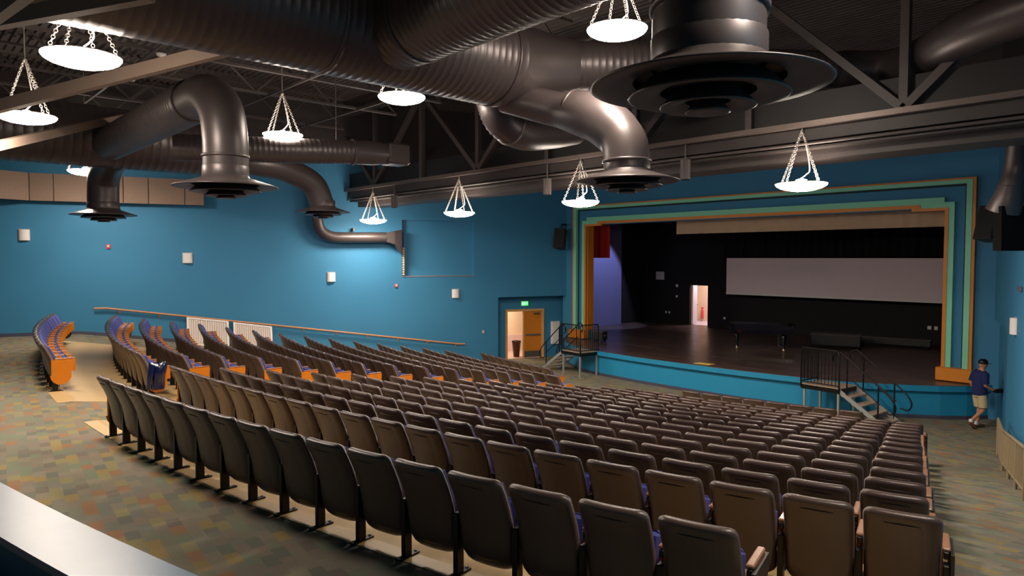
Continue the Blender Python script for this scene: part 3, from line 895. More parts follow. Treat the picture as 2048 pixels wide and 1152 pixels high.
collar((-7.31, 9.17, 4.08), (0, 0, 1), 0.385).build('collar', M_DUCT, br)
fx = thing('flexible_duct', 'short corrugated flexible duct hanging below the trunk duct', 'duct', (-10.95, 10.4, 4.7))
pts = spline([(-10.98, 9.41, 5.77), (-10.84, 9.53, 5.31), (-10.91, 10.19, 5.13), (-11.02, 11.12, 5.26), (-11.0, 11.91, 5.44)], 14)
n = len(pts)
MB().tube(pts[:22], [0.345 + (0.022 if i % 2 else 0) for i in range(22)], 24).build('corrugated_hose', M_DUCT, fx)
MB().tube(pts[21:], 0.355, 24).build('rigid_end', M_DUCT, fx)
collar(pts[21], pts[22] - pts[20], 0.36).build('clamp', M_STEEL, fx)
gn = thing('gooseneck_duct', 'tall gooseneck duct curving down to diffuser over rear seats', 'duct', (-14, 4.4, 4.2))
MB().tube(spline([(-12.06, 4.40, 3.86), (-12.06, 4.40, 4.5), (-12.25, 4.40, 5.02), (-12.85, 4.40, 5.36), (-13.7, 4.40, 5.38)], 8), 0.365, 30).build('elbow', M_DUCT, gn)
ribbed([(-13.6, 4.4, 5.38), (-19.9, 4.4, 5.35)], 0.40, 0.14, 26, h=0.005).build('run', M_DUCT, gn)
collar((-12.06, 4.4, 4.2), (0, 0, 1), 0.365).build('collar', M_DUCT, gn)
collar((-13.65, 4.4, 5.38), (1, 0, 0), 0.37).build('collar', M_DUCT, gn)
ft = thing('side_trunk_duct', 'wide dark duct running along the acoustic panels', 'duct', (-20.6, 3, 4.8))
ribbed([(-20.6, -5.8, 5.6), (-20.6, 7.6, 5.6)], 0.78, 0.2, h=0.005).build('main_run', M_DUCT, ft)
MB().tube(spline([(-20.7, 4.74, 5.2), (-21.6, 4.74, 5.05), (-22.2, 4.74, 4.7), (-22.32, 4.74, 4.2), (-22.32, 4.74, 3.86)], 7), 0.40, 28).build('drop_elbow', M_DUCT, ft)
MB().tube(spline([(-20.4, 7.4, 5.35), (-19.94, 8.2, 5.2), (-19.75, 8.92, 5.08), (-19.67, 9.74, 4.70), (-19.64, 10.05, 4.05)], 8), 0.36, 28).build('drop_elbow', M_DUCT, ft)
MB().tube([(-20.6, 7.6, 5.6), (-20.6, 7.68, 5.6)], [0.80, 0.80], 28).build('end_cap', M_DUCT, ft)
hz = thing('slim_horizontal_duct', 'slim horizontal duct behind a pendant lamp over the seats', 'duct', (-16.3, 8.3, 4.7))
ribbed(spline([(-16.9, 5.0, 4.98), (-16.5, 6.32, 5.03), (-16.2, 7.68, 5.09), (-15.98, 9.0, 5.17)], 3), 0.30, 0.12, 24, h=0.004).build('run', M_DUCT, hz)
MB().tube([(-15.98, 9.0, 5.17), (-15.9, 9.5, 5.19), (-15.86, 9.9, 5.2)], [0.3, 0.31, 0.27], 24).build('end_section', M_DUCT, hz)
for yy_ in (5.6, 8.6): MB().tube([(-16.7 if yy_ < 7 else -16.05, yy_, 5.25), (-16.7 if yy_ < 7 else -16.05, yy_, Z_DECK)], 0.012, 6).build('hanger_rod', M_STEEL, hz)
collar((-15.98, 9.0, 5.17), (0.15, 1, 0), 0.31).build('collar', M_DUCT, hz)
MB().bbox(-16.12, -15.55, 9.86, 10.5, 4.93, 5.47, 0.05).build('plenum_box', M_DUCT, hz)
# ducts along the side walls with flared ends
def wall_duct(name, F, label, pts, flare_t, off, z):
    t = thing(name, label, 'duct', on_wall(F, pts[-1][0], off, z - 0.6))
    W_ = [on_wall(F, *p) for p in pts]
    MB().tube(spline(W_, 8), 0.20, 20).build('pipe', M_DUCT, t)
    e = W_[-1]
    fl = MB(); vs = []
    for (tt, hw, hz0, hz1) in ((pts[-1][0] + 0.02, 0.17, -0.17, 0.17), (pts[-1][0] - 0.30, 0.16, -0.26, 0.24), (flare_t, 0.10, -0.62, 0.30)):
        for a, b in ((-hw, hz0), (hw, hz0), (hw, hz1), (-hw, hz1)):
            vs.append(on_wall(F, tt, off + a, z + b))
    fs = [(3, 2, 1, 0), (8, 9, 10, 11)]
    for k in range(2):
        for i in range(4):
            j = (i + 1) % 4
            fs.append((k * 4 + i, k * 4 + j, k * 4 + 4 + j, k * 4 + 4 + i))
    fl.add(vs, fs)
    fl.build('flared_end', M_DUCT, t)
    MB().bbox(-0.04, 0.04, -0.30, -0.003 + 0.0, -0.06, 0.06, 0.01, F @ Matrix.Translation((pts[-1][0] + 1.2, 0, z + 0.28))).build('wall_bracket', M_STEEL, t)
    return t
wall_duct('wall_duct', FL, 'dark wall duct elbowing to a flared end beside the recess', [(10.55, -0.36, 5.2), (10.55, -0.36, 4.2), (10.45, -0.36, 3.55), (10.05, -0.36, 3.27), (9.4, -0.36, 3.24), (8.0, -0.36, 3.26)], 7.42, -0.36, 3.26)
wd = thing('wall_duct', 'dark drop duct with a flared end near the wall speaker by proscenium', 'duct', (-3.4, 15.2, 3.0))
MB().tube(spline([(-3.11, 14.64, 5.9), (-3.2, 15.1, 5.0), (-3.3, 15.25, 4.16), (-3.36, 15.18, 3.75)], 6), 0.19, 20).build('pipe', M_DUCT, wd)
MB().tube(spline([(-3.36, 15.18, 3.78), (-3.40, 15.18, 3.55), (-3.46, 15.22, 3.35)], 4), [0.20 + 0.012 * i for i in range(9)], 20).build('elbow', M_DUCT, wd)
f_ = MB()
f_.add([(-3.58, 15.0, 3.42), (-3.35, 15.40, 3.42), (-3.15, 15.2, 3.42), (-3.42, 14.9, 3.42), (-3.56, 15.0, 2.62), (-3.30, 15.5, 2.62), (-3.10, 15.22, 2.62), (-3.40, 14.85, 2.62)], [(0, 1, 2, 3), (7, 6, 5, 4), (0, 4, 5, 1), (1, 5, 6, 2), (2, 6, 7, 3), (3, 7, 4, 0)])
f_.build('flared_end', mat('matte_black_metal', srgb(14, 12, 12), 0.9, noise=srgb(18, 16, 16), spec=0.1), wd)

# ================================================================== ROOF STEEL
def joist(x, y0, y1, zb, zt, lab):
    t = thing('roof_joist', lab, 'joist', (x, y0, zb), 0, 'open web roof joists')
    MB().box(x - 0.06, x + 0.06, y0, y1, zb - 0.03, zb + 0.03).build('bottom_chord', M_STEEL, t)
    MB().box(x - 0.07, x + 0.07, y0, y1, zt - 0.03, zt + 0.03).build('top_chord', M_STEEL, t)
    n = int((y1 - y0) / 1.1)
    st = (y1 - y0) / n
    if 'web' not in ME or True:
        a = MB().beam((0, 0, 0), (0, st, zt - zb), 0.045, 0.045).mesh('web_bar', M_STEEL)
        b = MB().beam((0, 0, zt - zb), (0, st, 0), 0.045, 0.045).mesh('web_bar', M_STEEL)
    for i in range(n):
        place(a if i % 2 == 0 else b, 'web_bar', t, (0, i * st, 0))
    return t
jl = [(-1.6, 'roof joist directly above the rightmost round diffuser'), (-4.6, 'roof joist right of the trunk duct and nearest it'), (-7.6, 'roof joist above the cross branch of trunk duct'),
      (-11.6, 'roof joist just past the trunk duct toward the handrail wall'), (-14.2, 'roof joist above the gooseneck duct bend'), (-16.8, 'roof joist above the slim horizontal duct'),
      (-19.2, 'roof joist beside the side trunk duct'), (-22.6, 'roof joist above the round diffuser between acoustic panels'), (-25.2, 'roof joist closest to the handrail wall')]
for x, lab in jl:
    joist(x, -5.8, 12.4, 7.05, 8.1, lab)
for y, lab in ((1.0, 'bridging angle crossing above the tan steel braces'), (4.6, 'bridging angle crossing above the gooseneck duct'), (8.2, 'bridging angle crossing above the lamp at trunk fork'), (11.0, 'bridging angle crossing just before the catwalk girder')):
    dx = math.tan(WALL_ANG) * (YS - y)
    single(MB().beam((XL - dx + 0.05, y, 7.0), (XR + dx - 0.05, y, 7.0), 0.06, 0.04), 'bridging_angle', M_STEEL, lab, 'steel', 'bridging angles under the joists', (-13, y, 7.0))
for p, lab in (((-16.81, 4.77, 7.0), 'small white ceiling detector above the gooseneck bend'), ((-19.64, 4.86, 7.0), 'small white ceiling detector above the side trunk duct')):
    t = thing('ceiling_detector', lab, 'detector', p, 0, 'white ceiling detectors')
    MB().lathe([(0.0, -0.07), (0.08, -0.06), (0.11, 0.0), (0.0, 0.0)], 16, p).build('dome', M_WHITE, t)
    MB().tube([p, (p[0], p[1], Z_DECK)], 0.012, 6).build('conduit', M_STEEL, t)
# girder with the catwalk trough
M_GIRD = mat('dark_brown_girder_paint', srgb(52, 45, 44), 0.5, noise=srgb(60, 52, 50), scale=3)
gt = thing('catwalk_girder', 'long dark girder truss with a lighting trough in front of stage', 'girder', (CX, 13.2, 4.3))
YG = 13.15
x0, x1 = -24.6, -1.6
MB().box(x0, x1, YG - 0.15, YG + 0.15, 4.96, 5.06).build('bottom_chord', mat('painted_light_flange', srgb(118, 104, 98), 0.4, 0.4, noise=srgb(104, 92, 86), scale=5), gt)  # paler flange colour stands in for lamplight falling on the chord
MB().box(x0, x1, YG - 0.02, YG + 0.02, 4.72, 4.96).build('web_plate', M_GIRD, gt)
MB().box(x0 - 1, x1 + 1, YG - 0.15, YG + 0.15, 7.75, 7.95).build('top_chord', M_STEEL, gt)
MB().box(x0 + 0.4, x1, YG + 0.06, YG + 0.10, 5.06, 5.62).build('catwalk_side_panel', M_BLACKP, gt)
MB().box(x0 + 0.4, x1, YG + 0.10, YG + 1.3, 5.02, 5.07).build('catwalk_deck', M_BLACKP, gt)
MB().box(x0 + 0.4, x1, YG + 0.35, YG + 0.39, 4.40, 4.86).build('trough_face', M_GIRD, gt)
MB().box(x0 + 0.4, x1, YG + 0.06, YG + 0.39, 4.58, 4.62).build('trough_shelf', M_GIRD, gt)
MB().box(x0 + 0.4, x1, YG + 0.39, YG + 1.25, 4.40, 4.44).build('trough_floor', M_GIRD, gt)
MB().tube([(x0 + 0.6, YG - 0.02, 4.66), (x1 - 0.4, YG - 0.02, 4.66)], 0.03, 8).build('lighting_pipe', M_STEEL, gt)
nodes = [x0 + (x1 - x0) * i / 8 for i in range(9)]
for i in range(8):
    xa, xb = nodes[i], nodes[i + 1]
    za, zb = (5.05, 7.8) if i % 2 else (7.8, 5.05)
    MB().beam((xa, YG, za), (xb, YG, zb), 0.16, 0.14).build('diagonal', M_STEEL, gt)
    MB().beam((xa, YG, 5.05), (xa, YG, 7.8), 0.14, 0.14).build('vertical', M_STEEL, gt)
for k, (x, y, z, lab) in enumerate([(-13.06, 13.08, 4.15, 'black ribbed cylinder spotlight hanging between two pendant lamps'), (-20.39, 13.08, 4.2, 'black ribbed cylinder spotlight near the handrail wall end of girder'), (-8.82, 13.08, 4.2, 'black ribbed cylinder spotlight behind the branch diffuser')]):
    t = thing('cylinder_spotlight', lab, 'spotlight', (x, y, z), 0, 'cylinder spotlights under the girder')
    mb = MB(); prof = []
    vs, fs = [], []
    for zz in (0.0, 0.42):
        for j in range(32):
            a = 2 * PI * j / 32; r = 0.11 if j % 2 else 0.095
            vs.append((x + r * math.cos(a), y + r * math.sin(a), z + zz))
    fs = [(j, (j + 1) % 32, 32 + (j + 1) % 32, 32 + j) for j in range(32)] + [tuple(range(32, 64))]
    mb.add(vs, fs); mb.build('ribbed_body', M_STEEL, t)
    MB().lathe([(0.0, 0.03), (0.08, 0.03), (0.10, 0.0), (0.097, -0.01), (0.085, 0.0)], 20, (x, y, z)).build('lens_ring', M_BLACKP, t)
    MB().tube([(x, y, z + 0.42), (x, y, 4.96)], 0.02, 8).build('stem', M_STEEL, t)
# tan braces near the rear
for a, b, w, h, lab in [((-15.34, 1.12, 4.92), (-10.4, 4.23, 5.70), 0.12, 0.20, 'tan steel brace crossing in front of a pendant lamp chain'),
                        ((-14.86, 1.0, 4.19), (-19.95, 4.70, 6.05), 0.12, 0.17, 'tan steel brace crossing just below a pendant lamp'),
                        ((-10.11, 0.95, 5.17), (-7.71, 2.1, 5.15), 0.12, 0.17, 'thick tan steel brace beside the trunk duct underside'),
                        ((-8.78, 0.9, 4.88), (-7.1, 1.06, 4.80), 0.10, 0.14, 'short tan steel brace at the rear end of trunk duct')]:
    single(MB().beam(a, b, w, h), 'steel_brace', M_TANSTEEL, lab, 'brace', 'tan steel braces', a)

# ================================================================== THINGS ON THE WALLS
def sconce(F, t, z, label):
    o = thing('wall_sconce', label, 'wall light', on_wall(F, t, 0, z), 0, 'white half-round wall sconces')
    mb = MB(); vs, fs = [], []
    n = 12
    for zz in (-0.17, 0.17):
        for k in range(n + 1):
            a = PI * k / n
            vs.append(on_wall(F, t + 0.155 * math.cos(a), -0.003 - 0.11 * math.sin(a), z + zz))
    fs = [(k, k + 1, n + 2 + k, n + 1 + k) for k in range(n)] + [tuple(range(n, -1, -1)), tuple(range(n + 1, 2 * n + 2)), (0, n + 1, 2 * n + 1, n)]
    mb.add(vs, fs); mb.build('shade', M_WHITE, o)
    MB().box(-0.16, 0.16, -0.006, -0.001, -0.19, 0.19, F @ Matrix.Translation((t, 0, z))).build('back_plate', mat('grey_backplate', srgb(150, 150, 150), 0.5, noise=srgb(140, 140, 140)), o)
def t_of(y): return (YS - y) / math.cos(WALL_ANG)
sconce(FL, t_of(3.45), 3.21, 'white wall sconce under the taupe acoustic panels')
sconce(FL, t_of(7.90), 2.48, 'white wall sconce above the two leaning pale panels')
sconce(FL, t_of(12.52), 1.77, 'white wall sconce below the wall duct elbow')
sconce(FL, t_of(17.21), 1.05, 'white wall sconce under the wall recess by the exit door')
sconce(FR, t_of(17.55), 1.07, 'white wall sconce near the walking person and metal guardrail')
for yy, zz, lab in ((5.65, 2.86, 'small red alarm strobe between two wall sconces near acoustic panels'), (14.88, 1.41, 'small red alarm strobe just under the wall recess')):
    t = thing('alarm_strobe', lab, 'alarm', on_wall(FL, t_of(yy), 0, zz), 0, 'red alarm strobes')
    F = FL @ Matrix.Translation((t_of(yy), 0, zz))
    MB().bbox(-0.06, 0.06, -0.05, -0.001, -0.07, 0.07, 0.008, F).build('body', M_RED, t)
    MB().bbox(-0.03, 0.03, -0.075, -0.05, -0.02, 0.04, 0.008, F).build('flash_lens', M_WHITE, t)
# handrail on the left wall
hr = thing('handrail', 'oak handrail sloping along the blue side wall', 'handrail', on_wall(FL, t_of(11.5), 0, -0.1))
ta, za = t_of(5.56), 0.83
tb, zb = t_of(17.55), -1.0
hp = [on_wall(FL, ta + 0.35, -0.10, za), on_wall(FL, ta, -0.10, za), on_wall(FL, tb + 0.3, -0.10, zb + 0.02), on_wall(FL, tb, -0.10, zb)]
MB().tube(hp, 0.032, 10).build('rail', M_WOODRAIL, hr)
nb = 11
for i in range(nb):
    f = (i + 0.3) / (nb - 0.4)
    t_, z_ = ta + (tb - ta) * f, za + (zb - za) * f
    mb = MB().tube([on_wall(FL, t_, -0.10, z_ - 0.03), on_wall(FL, t_, -0.09, z_ - 0.08), on_wall(FL, t_, -0.002, z_ - 0.10)], 0.014, 8)
    mb.bbox(-0.03, 0.03, -0.012, -0.001, -0.14, -0.06, 0.004, FL @ Matrix.Translation((t_, 0, z_)))
    mb.build('bracket', M_WOODRAIL, hr)
# two pale grille panels leaning under the handrail
for i, (ya, yb, lab) in enumerate(((7.84, 9.11, 'pale slatted panel leaning on the wall, nearer the handrail top'), (9.25, 10.48, 'pale slatted panel leaning on the wall, nearer the handrail bottom'))):
    t0, t1 = t_of(ya), t_of(yb)
    zb0 = min(floor_z(*on_wall(FL, t0, -0.46, 0)[:2]), floor_z(*on_wall(FL, t1, -0.46, 0)[:2])) + 0.012
    zf0, zf1 = floor_z(*on_wall(FL, t0, -0.46, 0)[:2]) + 0.012, floor_z(*on_wall(FL, t1, -0.46, 0)[:2]) + 0.012
    ztop0, ztop1 = (0.46, 0.27) if i == 0 else (0.23, 0.02)
    o = thing('leaning_panel', lab, 'panel', on_wall(FL, (t0 + t1) / 2, -0.3, (zf0 + zf1) / 2), 0, 'pale panels leaning on the wall')
    def pt(u, w, d):   # u along, w up
        t_ = t0 + (t1 - t0) * u
        z0_ = zf0 + (zf1 - zf0) * u; z1_ = ztop0 + (ztop1 - ztop0) * u
        return on_wall(FL, t_, -0.46 + 0.31 * w - d, z0_ + (z1_ - z0_) * w)
    def bar(u0, u1, w0, w1, d0_, d1_):
        vs = [pt(u0, w0, d0_), pt(u1, w0, d0_), pt(u1, w1, d0_), pt(u0, w1, d0_), pt(u0, w0, d1_), pt(u1, w0, d1_), pt(u1, w1, d1_), pt(u0, w1, d1_)]
        return MB().add(vs, [(3, 2, 1, 0), (4, 5, 6, 7), (0, 1, 5, 4), (1, 2, 6, 5), (2, 3, 7, 6), (3, 0, 4, 7)])
    bar(0, 0.05, 0, 1, 0, 0.05).build('frame_bar', M_WHITE, o); bar(0.95, 1, 0, 1, 0, 0.05).build('frame_bar', M_WHITE, o)
    bar(0.05, 0.95, 0, 0.05, 0, 0.05).build('frame_bar', M_WHITE, o); bar(0.05, 0.95, 0.95, 1, 0, 0.05).build('frame_bar', M_WHITE, o)
    bar(0.05, 0.95, 0.05, 0.95, 0.0, 0.012).build('backing', M_PANELW, o)
    for k in range(16):
        u = 0.06 + 0.88 * k / 16
        bar(u, u + 0.035, 0.05, 0.95, 0.012, 0.035).build('slat', M_PANELW, o)
# acoustic panels, in two banks standing off the wall
def acoustic(ta_, tb_, oa, ob, z0a, z1a, z0b, z1b, label):
    o = thing('acoustic_panel', label, 'panel', on_wall(FL, (ta_ + tb_) / 2, -(oa + ob) / 2, z0a), 0, 'acoustic panels high on the wall')
    def P(t, off, z): return on_wall(FL, t, -off, z)
    vs = [P(ta_, oa, z0a), P(tb_, ob, z0b), P(tb_, ob, z1b), P(ta_, oa, z1a), P(ta_, oa - 0.09, z0a), P(tb_, ob - 0.09, z0b), P(tb_, ob - 0.09, z1b), P(ta_, oa - 0.09, z1a)]
    MB().add(vs, [(0, 1, 2, 3), (7, 6, 5, 4), (0, 4, 5, 1), (1, 5, 6, 2), (2, 6, 7, 3), (3, 7, 4, 0)]).build('fabric_face', M_ACOU, o)
    for t_, off in ((ta_ + (tb_ - ta_) * 0.08, oa), (ta_ + (tb_ - ta_) * 0.92, ob)):
        MB().tube([P(t_, 0.01, z0a + 0.25), P(t_, off - 0.09, z0a + 0.25)], 0.015, 6).build('standoff', M_STEEL, o)
TT = [t_of(8.43), t_of(7.86), t_of(6.82), t_of(6.12), t_of(5.20), t_of(4.28), t_of(3.67), t_of(2.2)]
labs = ['acoustic panel ending its bank, behind the gooseneck diffuser', 'acoustic panel second in the bank behind the gooseneck diffuser', 'acoustic panel nearest duct neck in bank behind gooseneck diffuser', 'acoustic panel hidden mostly by the duct neck', 'acoustic panel brightly lit beside a pendant lamp', 'narrow acoustic panel between bright panel and angled panel', 'acoustic panel angled out from the wall at the bank end']
for i in range(7):
    oo = 0.35
    o2 = 1.5 if i == 6 else oo
    acoustic(TT[i] + 0.012, TT[i + 1] - 0.012, oo, o2, 4.28, 5.14, 4.28, 5.14, labs[i])
# exit sign
ex = thing('exit_sign', 'green lit exit sign above the orange double door', 'exit sign', on_wall(FL, 1.72, 0.62, 0.42))
Fx = FL @ Matrix.Translation((1.72, 0.62, 0.52))
MB().bbox(-0.17, 0.17, -0.06, -0.001, -0.10, 0.10, 0.01, Fx).build('housing', M_WHITE, ex)
MB().box(-0.15, 0.15, -0.066, -0.06, -0.085, 0.085, Fx).build('lit_face', M_GREENEXIT, ex)
dkg = mat('exit_letter_green', (0.25, 1.0, 0.35, 1), 0.5, emit=(0.35, 1.0, 0.45, 1), estr=2.0)
# t grows away from the stage, so text runs towards -t as seen from the hall
def stroke(mb, u0, v0, u1, v1, w=0.016):
    d = Vector((u1 - u0, v1 - v0)); L = d.length; d.normalize(); n = Vector((-d.y, d.x)) * w / 2
    q = [(u0 + n.x, v0 + n.y), (u0 - n.x, v0 - n.y), (u1 - n.x, v1 - n.y), (u1 + n.x, v1 + n.y)]
    vs = [(-u, -0.070, v) for u, v in q] + [(-u, -0.066, v) for u, v in q]
    mb.add(vs, [(0, 1, 2, 3), (7, 6, 5, 4), (0, 4, 5, 1), (1, 5, 6, 2), (2, 6, 7, 3), (3, 7, 4, 0)], M=Fx)
tx = MB()
E_ = [(0, 0, 0, 1), (0, 0, 1, 0), (0, .5, .8, .5), (0, 1, 1, 1)]
X_ = [(0, 0, 1, 1), (0, 1, 1, 0)]
I_ = [(.5, 0, .5, 1)]
T_ = [(.5, 0, .5, 1), (0, 1, 1, 1)]
for i, g in enumerate((E_, X_, I_, T_)):
    ux = -0.125 + i * 0.066
    for (a, b, c, d) in g: stroke(tx, ux + a * 0.046, -0.055 + b * 0.11, ux + c * 0.046, -0.055 + d * 0.11)
tx.build('lettering', dkg, ex)
# white box beside the alcove door
wb = thing('wall_cabinet', 'white wall cabinet behind the portable stair by the exit door', 'cabinet', (-20.9, 21.9, -1.25))
MB().bbox(0.02, 0.42, 0.50, 0.615, -1.30, -0.30, 0.01, FL @ Matrix.Translation((0.02, 0, 0))).build('box', M_WHITE, wb)
MB().bbox(0.05, 0.39, 0.485, 0.50, -1.26, -0.34, 0.006, FL @ Matrix.Translation((0.02, 0, 0))).build('door', M_WHITE, wb)
# speakers either side of the proscenium
def speaker(loc, rz, label, tilt=0.25):
    o = thing('wall_speaker', label, 'speaker', loc, rz, 'black wall speakers beside the stage')
    M = Matrix.Rotation(tilt, 4, 'X')
    MB().prism([(-0.24, 0.15), (-0.17, -0.22), (0.17, -0.22), (0.24, 0.15)][::-1], -0.42, 0.42, M).build('cabinet', M_BLACKP, o, world=False)
    MB().add([(-0.225, 0.152, -0.39), (0.225, 0.152, -0.39), (0.225, 0.152, 0.39), (-0.225, 0.152, 0.39), (-0.225, 0.165, -0.39), (0.225, 0.165, -0.39), (0.225, 0.165, 0.39), (-0.225, 0.165, 0.39)], [(0, 1, 2, 3), (7, 6, 5, 4), (0, 4, 5, 1), (1, 5, 6, 2), (2, 6, 7, 3), (3, 7, 4, 0)], M=M).build('grille', mat('speaker_grille', srgb(16, 15, 16), 0.7, noise=srgb(22, 20, 21), scale=200), o, world=False)
    MB().tube([(0, -0.1, 0.40), (0, -0.15, 0.62), (0, -0.62, 0.62)], 0.025, 8).build('mount_arm', M_BLACKP, o, world=False)
    MB().tube([(-0.2, -0.25, 0.5), (0.0, -0.2, 0.62), (0.2, -0.6, 0.55)], 0.018, 8).build('brace_arm', M_BLACKP, o, world=False)
speaker((-20.62, 21.45, 3.30), PI + 0.35, 'black wall speaker beside the proscenium, above the exit door alcove')
speaker((-4.80, 19.9, 3.32), PI - 0.45, 'large black wall speaker beside the drop duct and proscenium')
gs = MB().bbox(-0.2, 0.2, -0.05, -0.001, -0.05, 0.05, 0.01, FR @ Matrix.Translation((t_of(16.9), 0, 1.87)))
single(gs, 'wall_grille', mat('grey_wall_grille', srgb(96, 96, 108), 0.5, noise=srgb(86, 86, 98)), 'small grey grille plate above the wall sconce by the guardrail', 'vent', None, tuple(on_wall(FR, t_of(16.9), 0, 1.82)))
tb_ = MB().bbox(-0.04, 0.04, -0.03, -0.001, -0.06, 0.06, 0.006, FL @ Matrix.Translation((t_of(18.35), 0, -0.55)))
single(tb_, 'wall_switch', M_BEIGE, 'small beige switch plate on the blue wall before the alcove', 'switch', None, tuple(on_wall(FL, t_of(18.35), 0, -0.6)))

# ================================================================== STAGE DRESSING
# projection screen
so = thing('projection_screen', 'wide grey projection screen lowered at the back of the stage', 'screen', (-12.5, 29.5, 0.8))
MB().box(-17.56, -7.0, 29.49, 29.51, 0.84, 2.47).build('screen_cloth', M_SCREEN, so)
MB().box(-17.56, -7.0, 29.47, 29.53, 0.78, 0.845).build('bottom_bar', M_WHITE, so)
for xx in (-17.3, -12.3, -7.3): MB().tube([(xx, 29.5, 2.46), (xx, 29.5, Z_DECK - 0.1)], 0.008, 6).build('hanging_cable', M_LEG, so)
def drape(x0, x1, y, z0, z1, n, amp, name, m, label, cat):
    mb = MB(); vs, fs = [], []
    N = n * 6
    for k in range(N + 1):
        x = x0 + (x1 - x0) * k / N
        yy = y + amp * math.sin(2 * PI * k / 6) + amp * 0.4 * math.sin(k * 0.7)
        vs += [(x, yy, z0), (x, yy, z1)]
    o = len(vs)
    vs += [(a, b + 0.015, c) for a, b, c in vs]
    for k in range(N):
        a = 2 * k
        fs += [(a, a + 2, a + 3, a + 1), (o + a + 1, o + a + 3, o + a + 2, o + a), (a, o + a, o + a + 2, a + 2)]
    mb.add(vs, fs, True)
    return single(mb, name, m, label, cat, None, ((x0 + x1) / 2, y, z0))
drape(-17.9, -4.0, 29.85, 2.35, Z_DECK - 0.1, 40, 0.06, 'black_border_curtain', mat('black_velour', srgb(9, 8, 10), 0.95, noise=srgb(12, 11, 13)), 'black velour curtain hanging above and behind the grey screen', 'curtain')
drape(-16.57, -4.4, 24.0, 3.44, Z_DECK - 0.1, 30, 0.02, 'beige_border_curtain', M_BEIGE, 'beige border curtain hanging just inside the top of the opening', 'curtain')
drape(-21.2, -19.62, 23.5, 2.48, Z_DECK - 0.1, 4, 0.05, 'red_leg_curtain', M_REDCUR, 'short red curtain at the upper side of the stage opening', 'curtain')
# side wall panel, violet light painted into its colour, with a spot besides
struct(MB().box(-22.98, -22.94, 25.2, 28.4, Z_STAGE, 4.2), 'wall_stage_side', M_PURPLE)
sp = bpy.data.lights.new('side_stage_lamp', 'SPOT'); sp.energy = 750; sp.color = (0.55, 0.62, 1.0); sp.spot_size = math.radians(44); sp.spot_blend = 0.35; sp.shadow_soft_size = 0.08
spo = bpy.data.objects.new('side_stage_lamp', sp); COL.objects.link(spo); spo.location = (-20.3, 26.6, 5.8)
spo.rotation_euler = (Vector((-22.95, 26.9, 0.3)) - Vector(spo.location)).to_track_quat('-Z', 'Y').to_euler()
# small plates on the black walls
def plate(x, y, z, w, h, nrm, label, name='wall_plate', m=None, cat='wall plate', group='pale plates on the black stage walls'):
    if nrm == 'y': mb = MB().bbox(x - w / 2, x + w / 2, y - 0.03, y - 0.001, z - h / 2, z + h / 2, 0.006)
    else: mb = MB().bbox(x + 0.001, x + 0.03, y - w / 2, y + w / 2, z - h / 2, z + h / 2, 0.006)
    return single(mb, name, m or M_WHITE, label, cat, group, (x, y, z - h / 2))
plate(-22.0, BW, 1.55, 0.52, 0.42, 'y', 'square white notice on black wall near the violet light', 'wall_notice', None, 'notice', None)
plate(-20.95, BW, 1.05, 0.14, 0.14, 'y', 'upper small pale plate beside the bright back door')
plate(-20.95, BW, 0.50, 0.12, 0.12, 'y', 'lower small pale plate beside the bright back door')
plate(-21.4, BW, -0.35, 0.10, 0.12, 'y', 'first of two low outlet plates on the black back wall')
plate(-21.6, BW, -0.35, 0.10, 0.12, 'y', 'second of two low outlet plates on the black back wall')
plate(-18.2, BW, -0.45, 0.12, 0.10, 'y', 'single low outlet plate on black wall right of bright door')
plate(-9.25, BW, -0.25, 0.14, 0.14, 'y', 'pale outlet plate under the screen, beside its twin')
plate(-9.02, BW, -0.25, 0.12, 0.14, 'y', 'pinkish outlet plate under the screen, beside its twin')
# extinguisher glimpsed through the back door
fe = thing('fire_extinguisher', 'red fire extinguisher on the pale wall behind the back door', 'extinguisher', (-20.98, 32.85, Z_STAGE + 0.12))
MB().lathe([(0.0, 0.0), (0.07, 0.01), (0.075, 0.06), (0.075, 0.42), (0.04, 0.5), (0.025, 0.54), (0.0, 0.54)], 14, fe.location).build('cylinder', M_RED, fe)
MB().bbox(-21.02, -20.94, 32.78, 32.92, Z_STAGE + 0.66, Z_STAGE + 0.75, 0.01).build('valve', M_RED, fe)
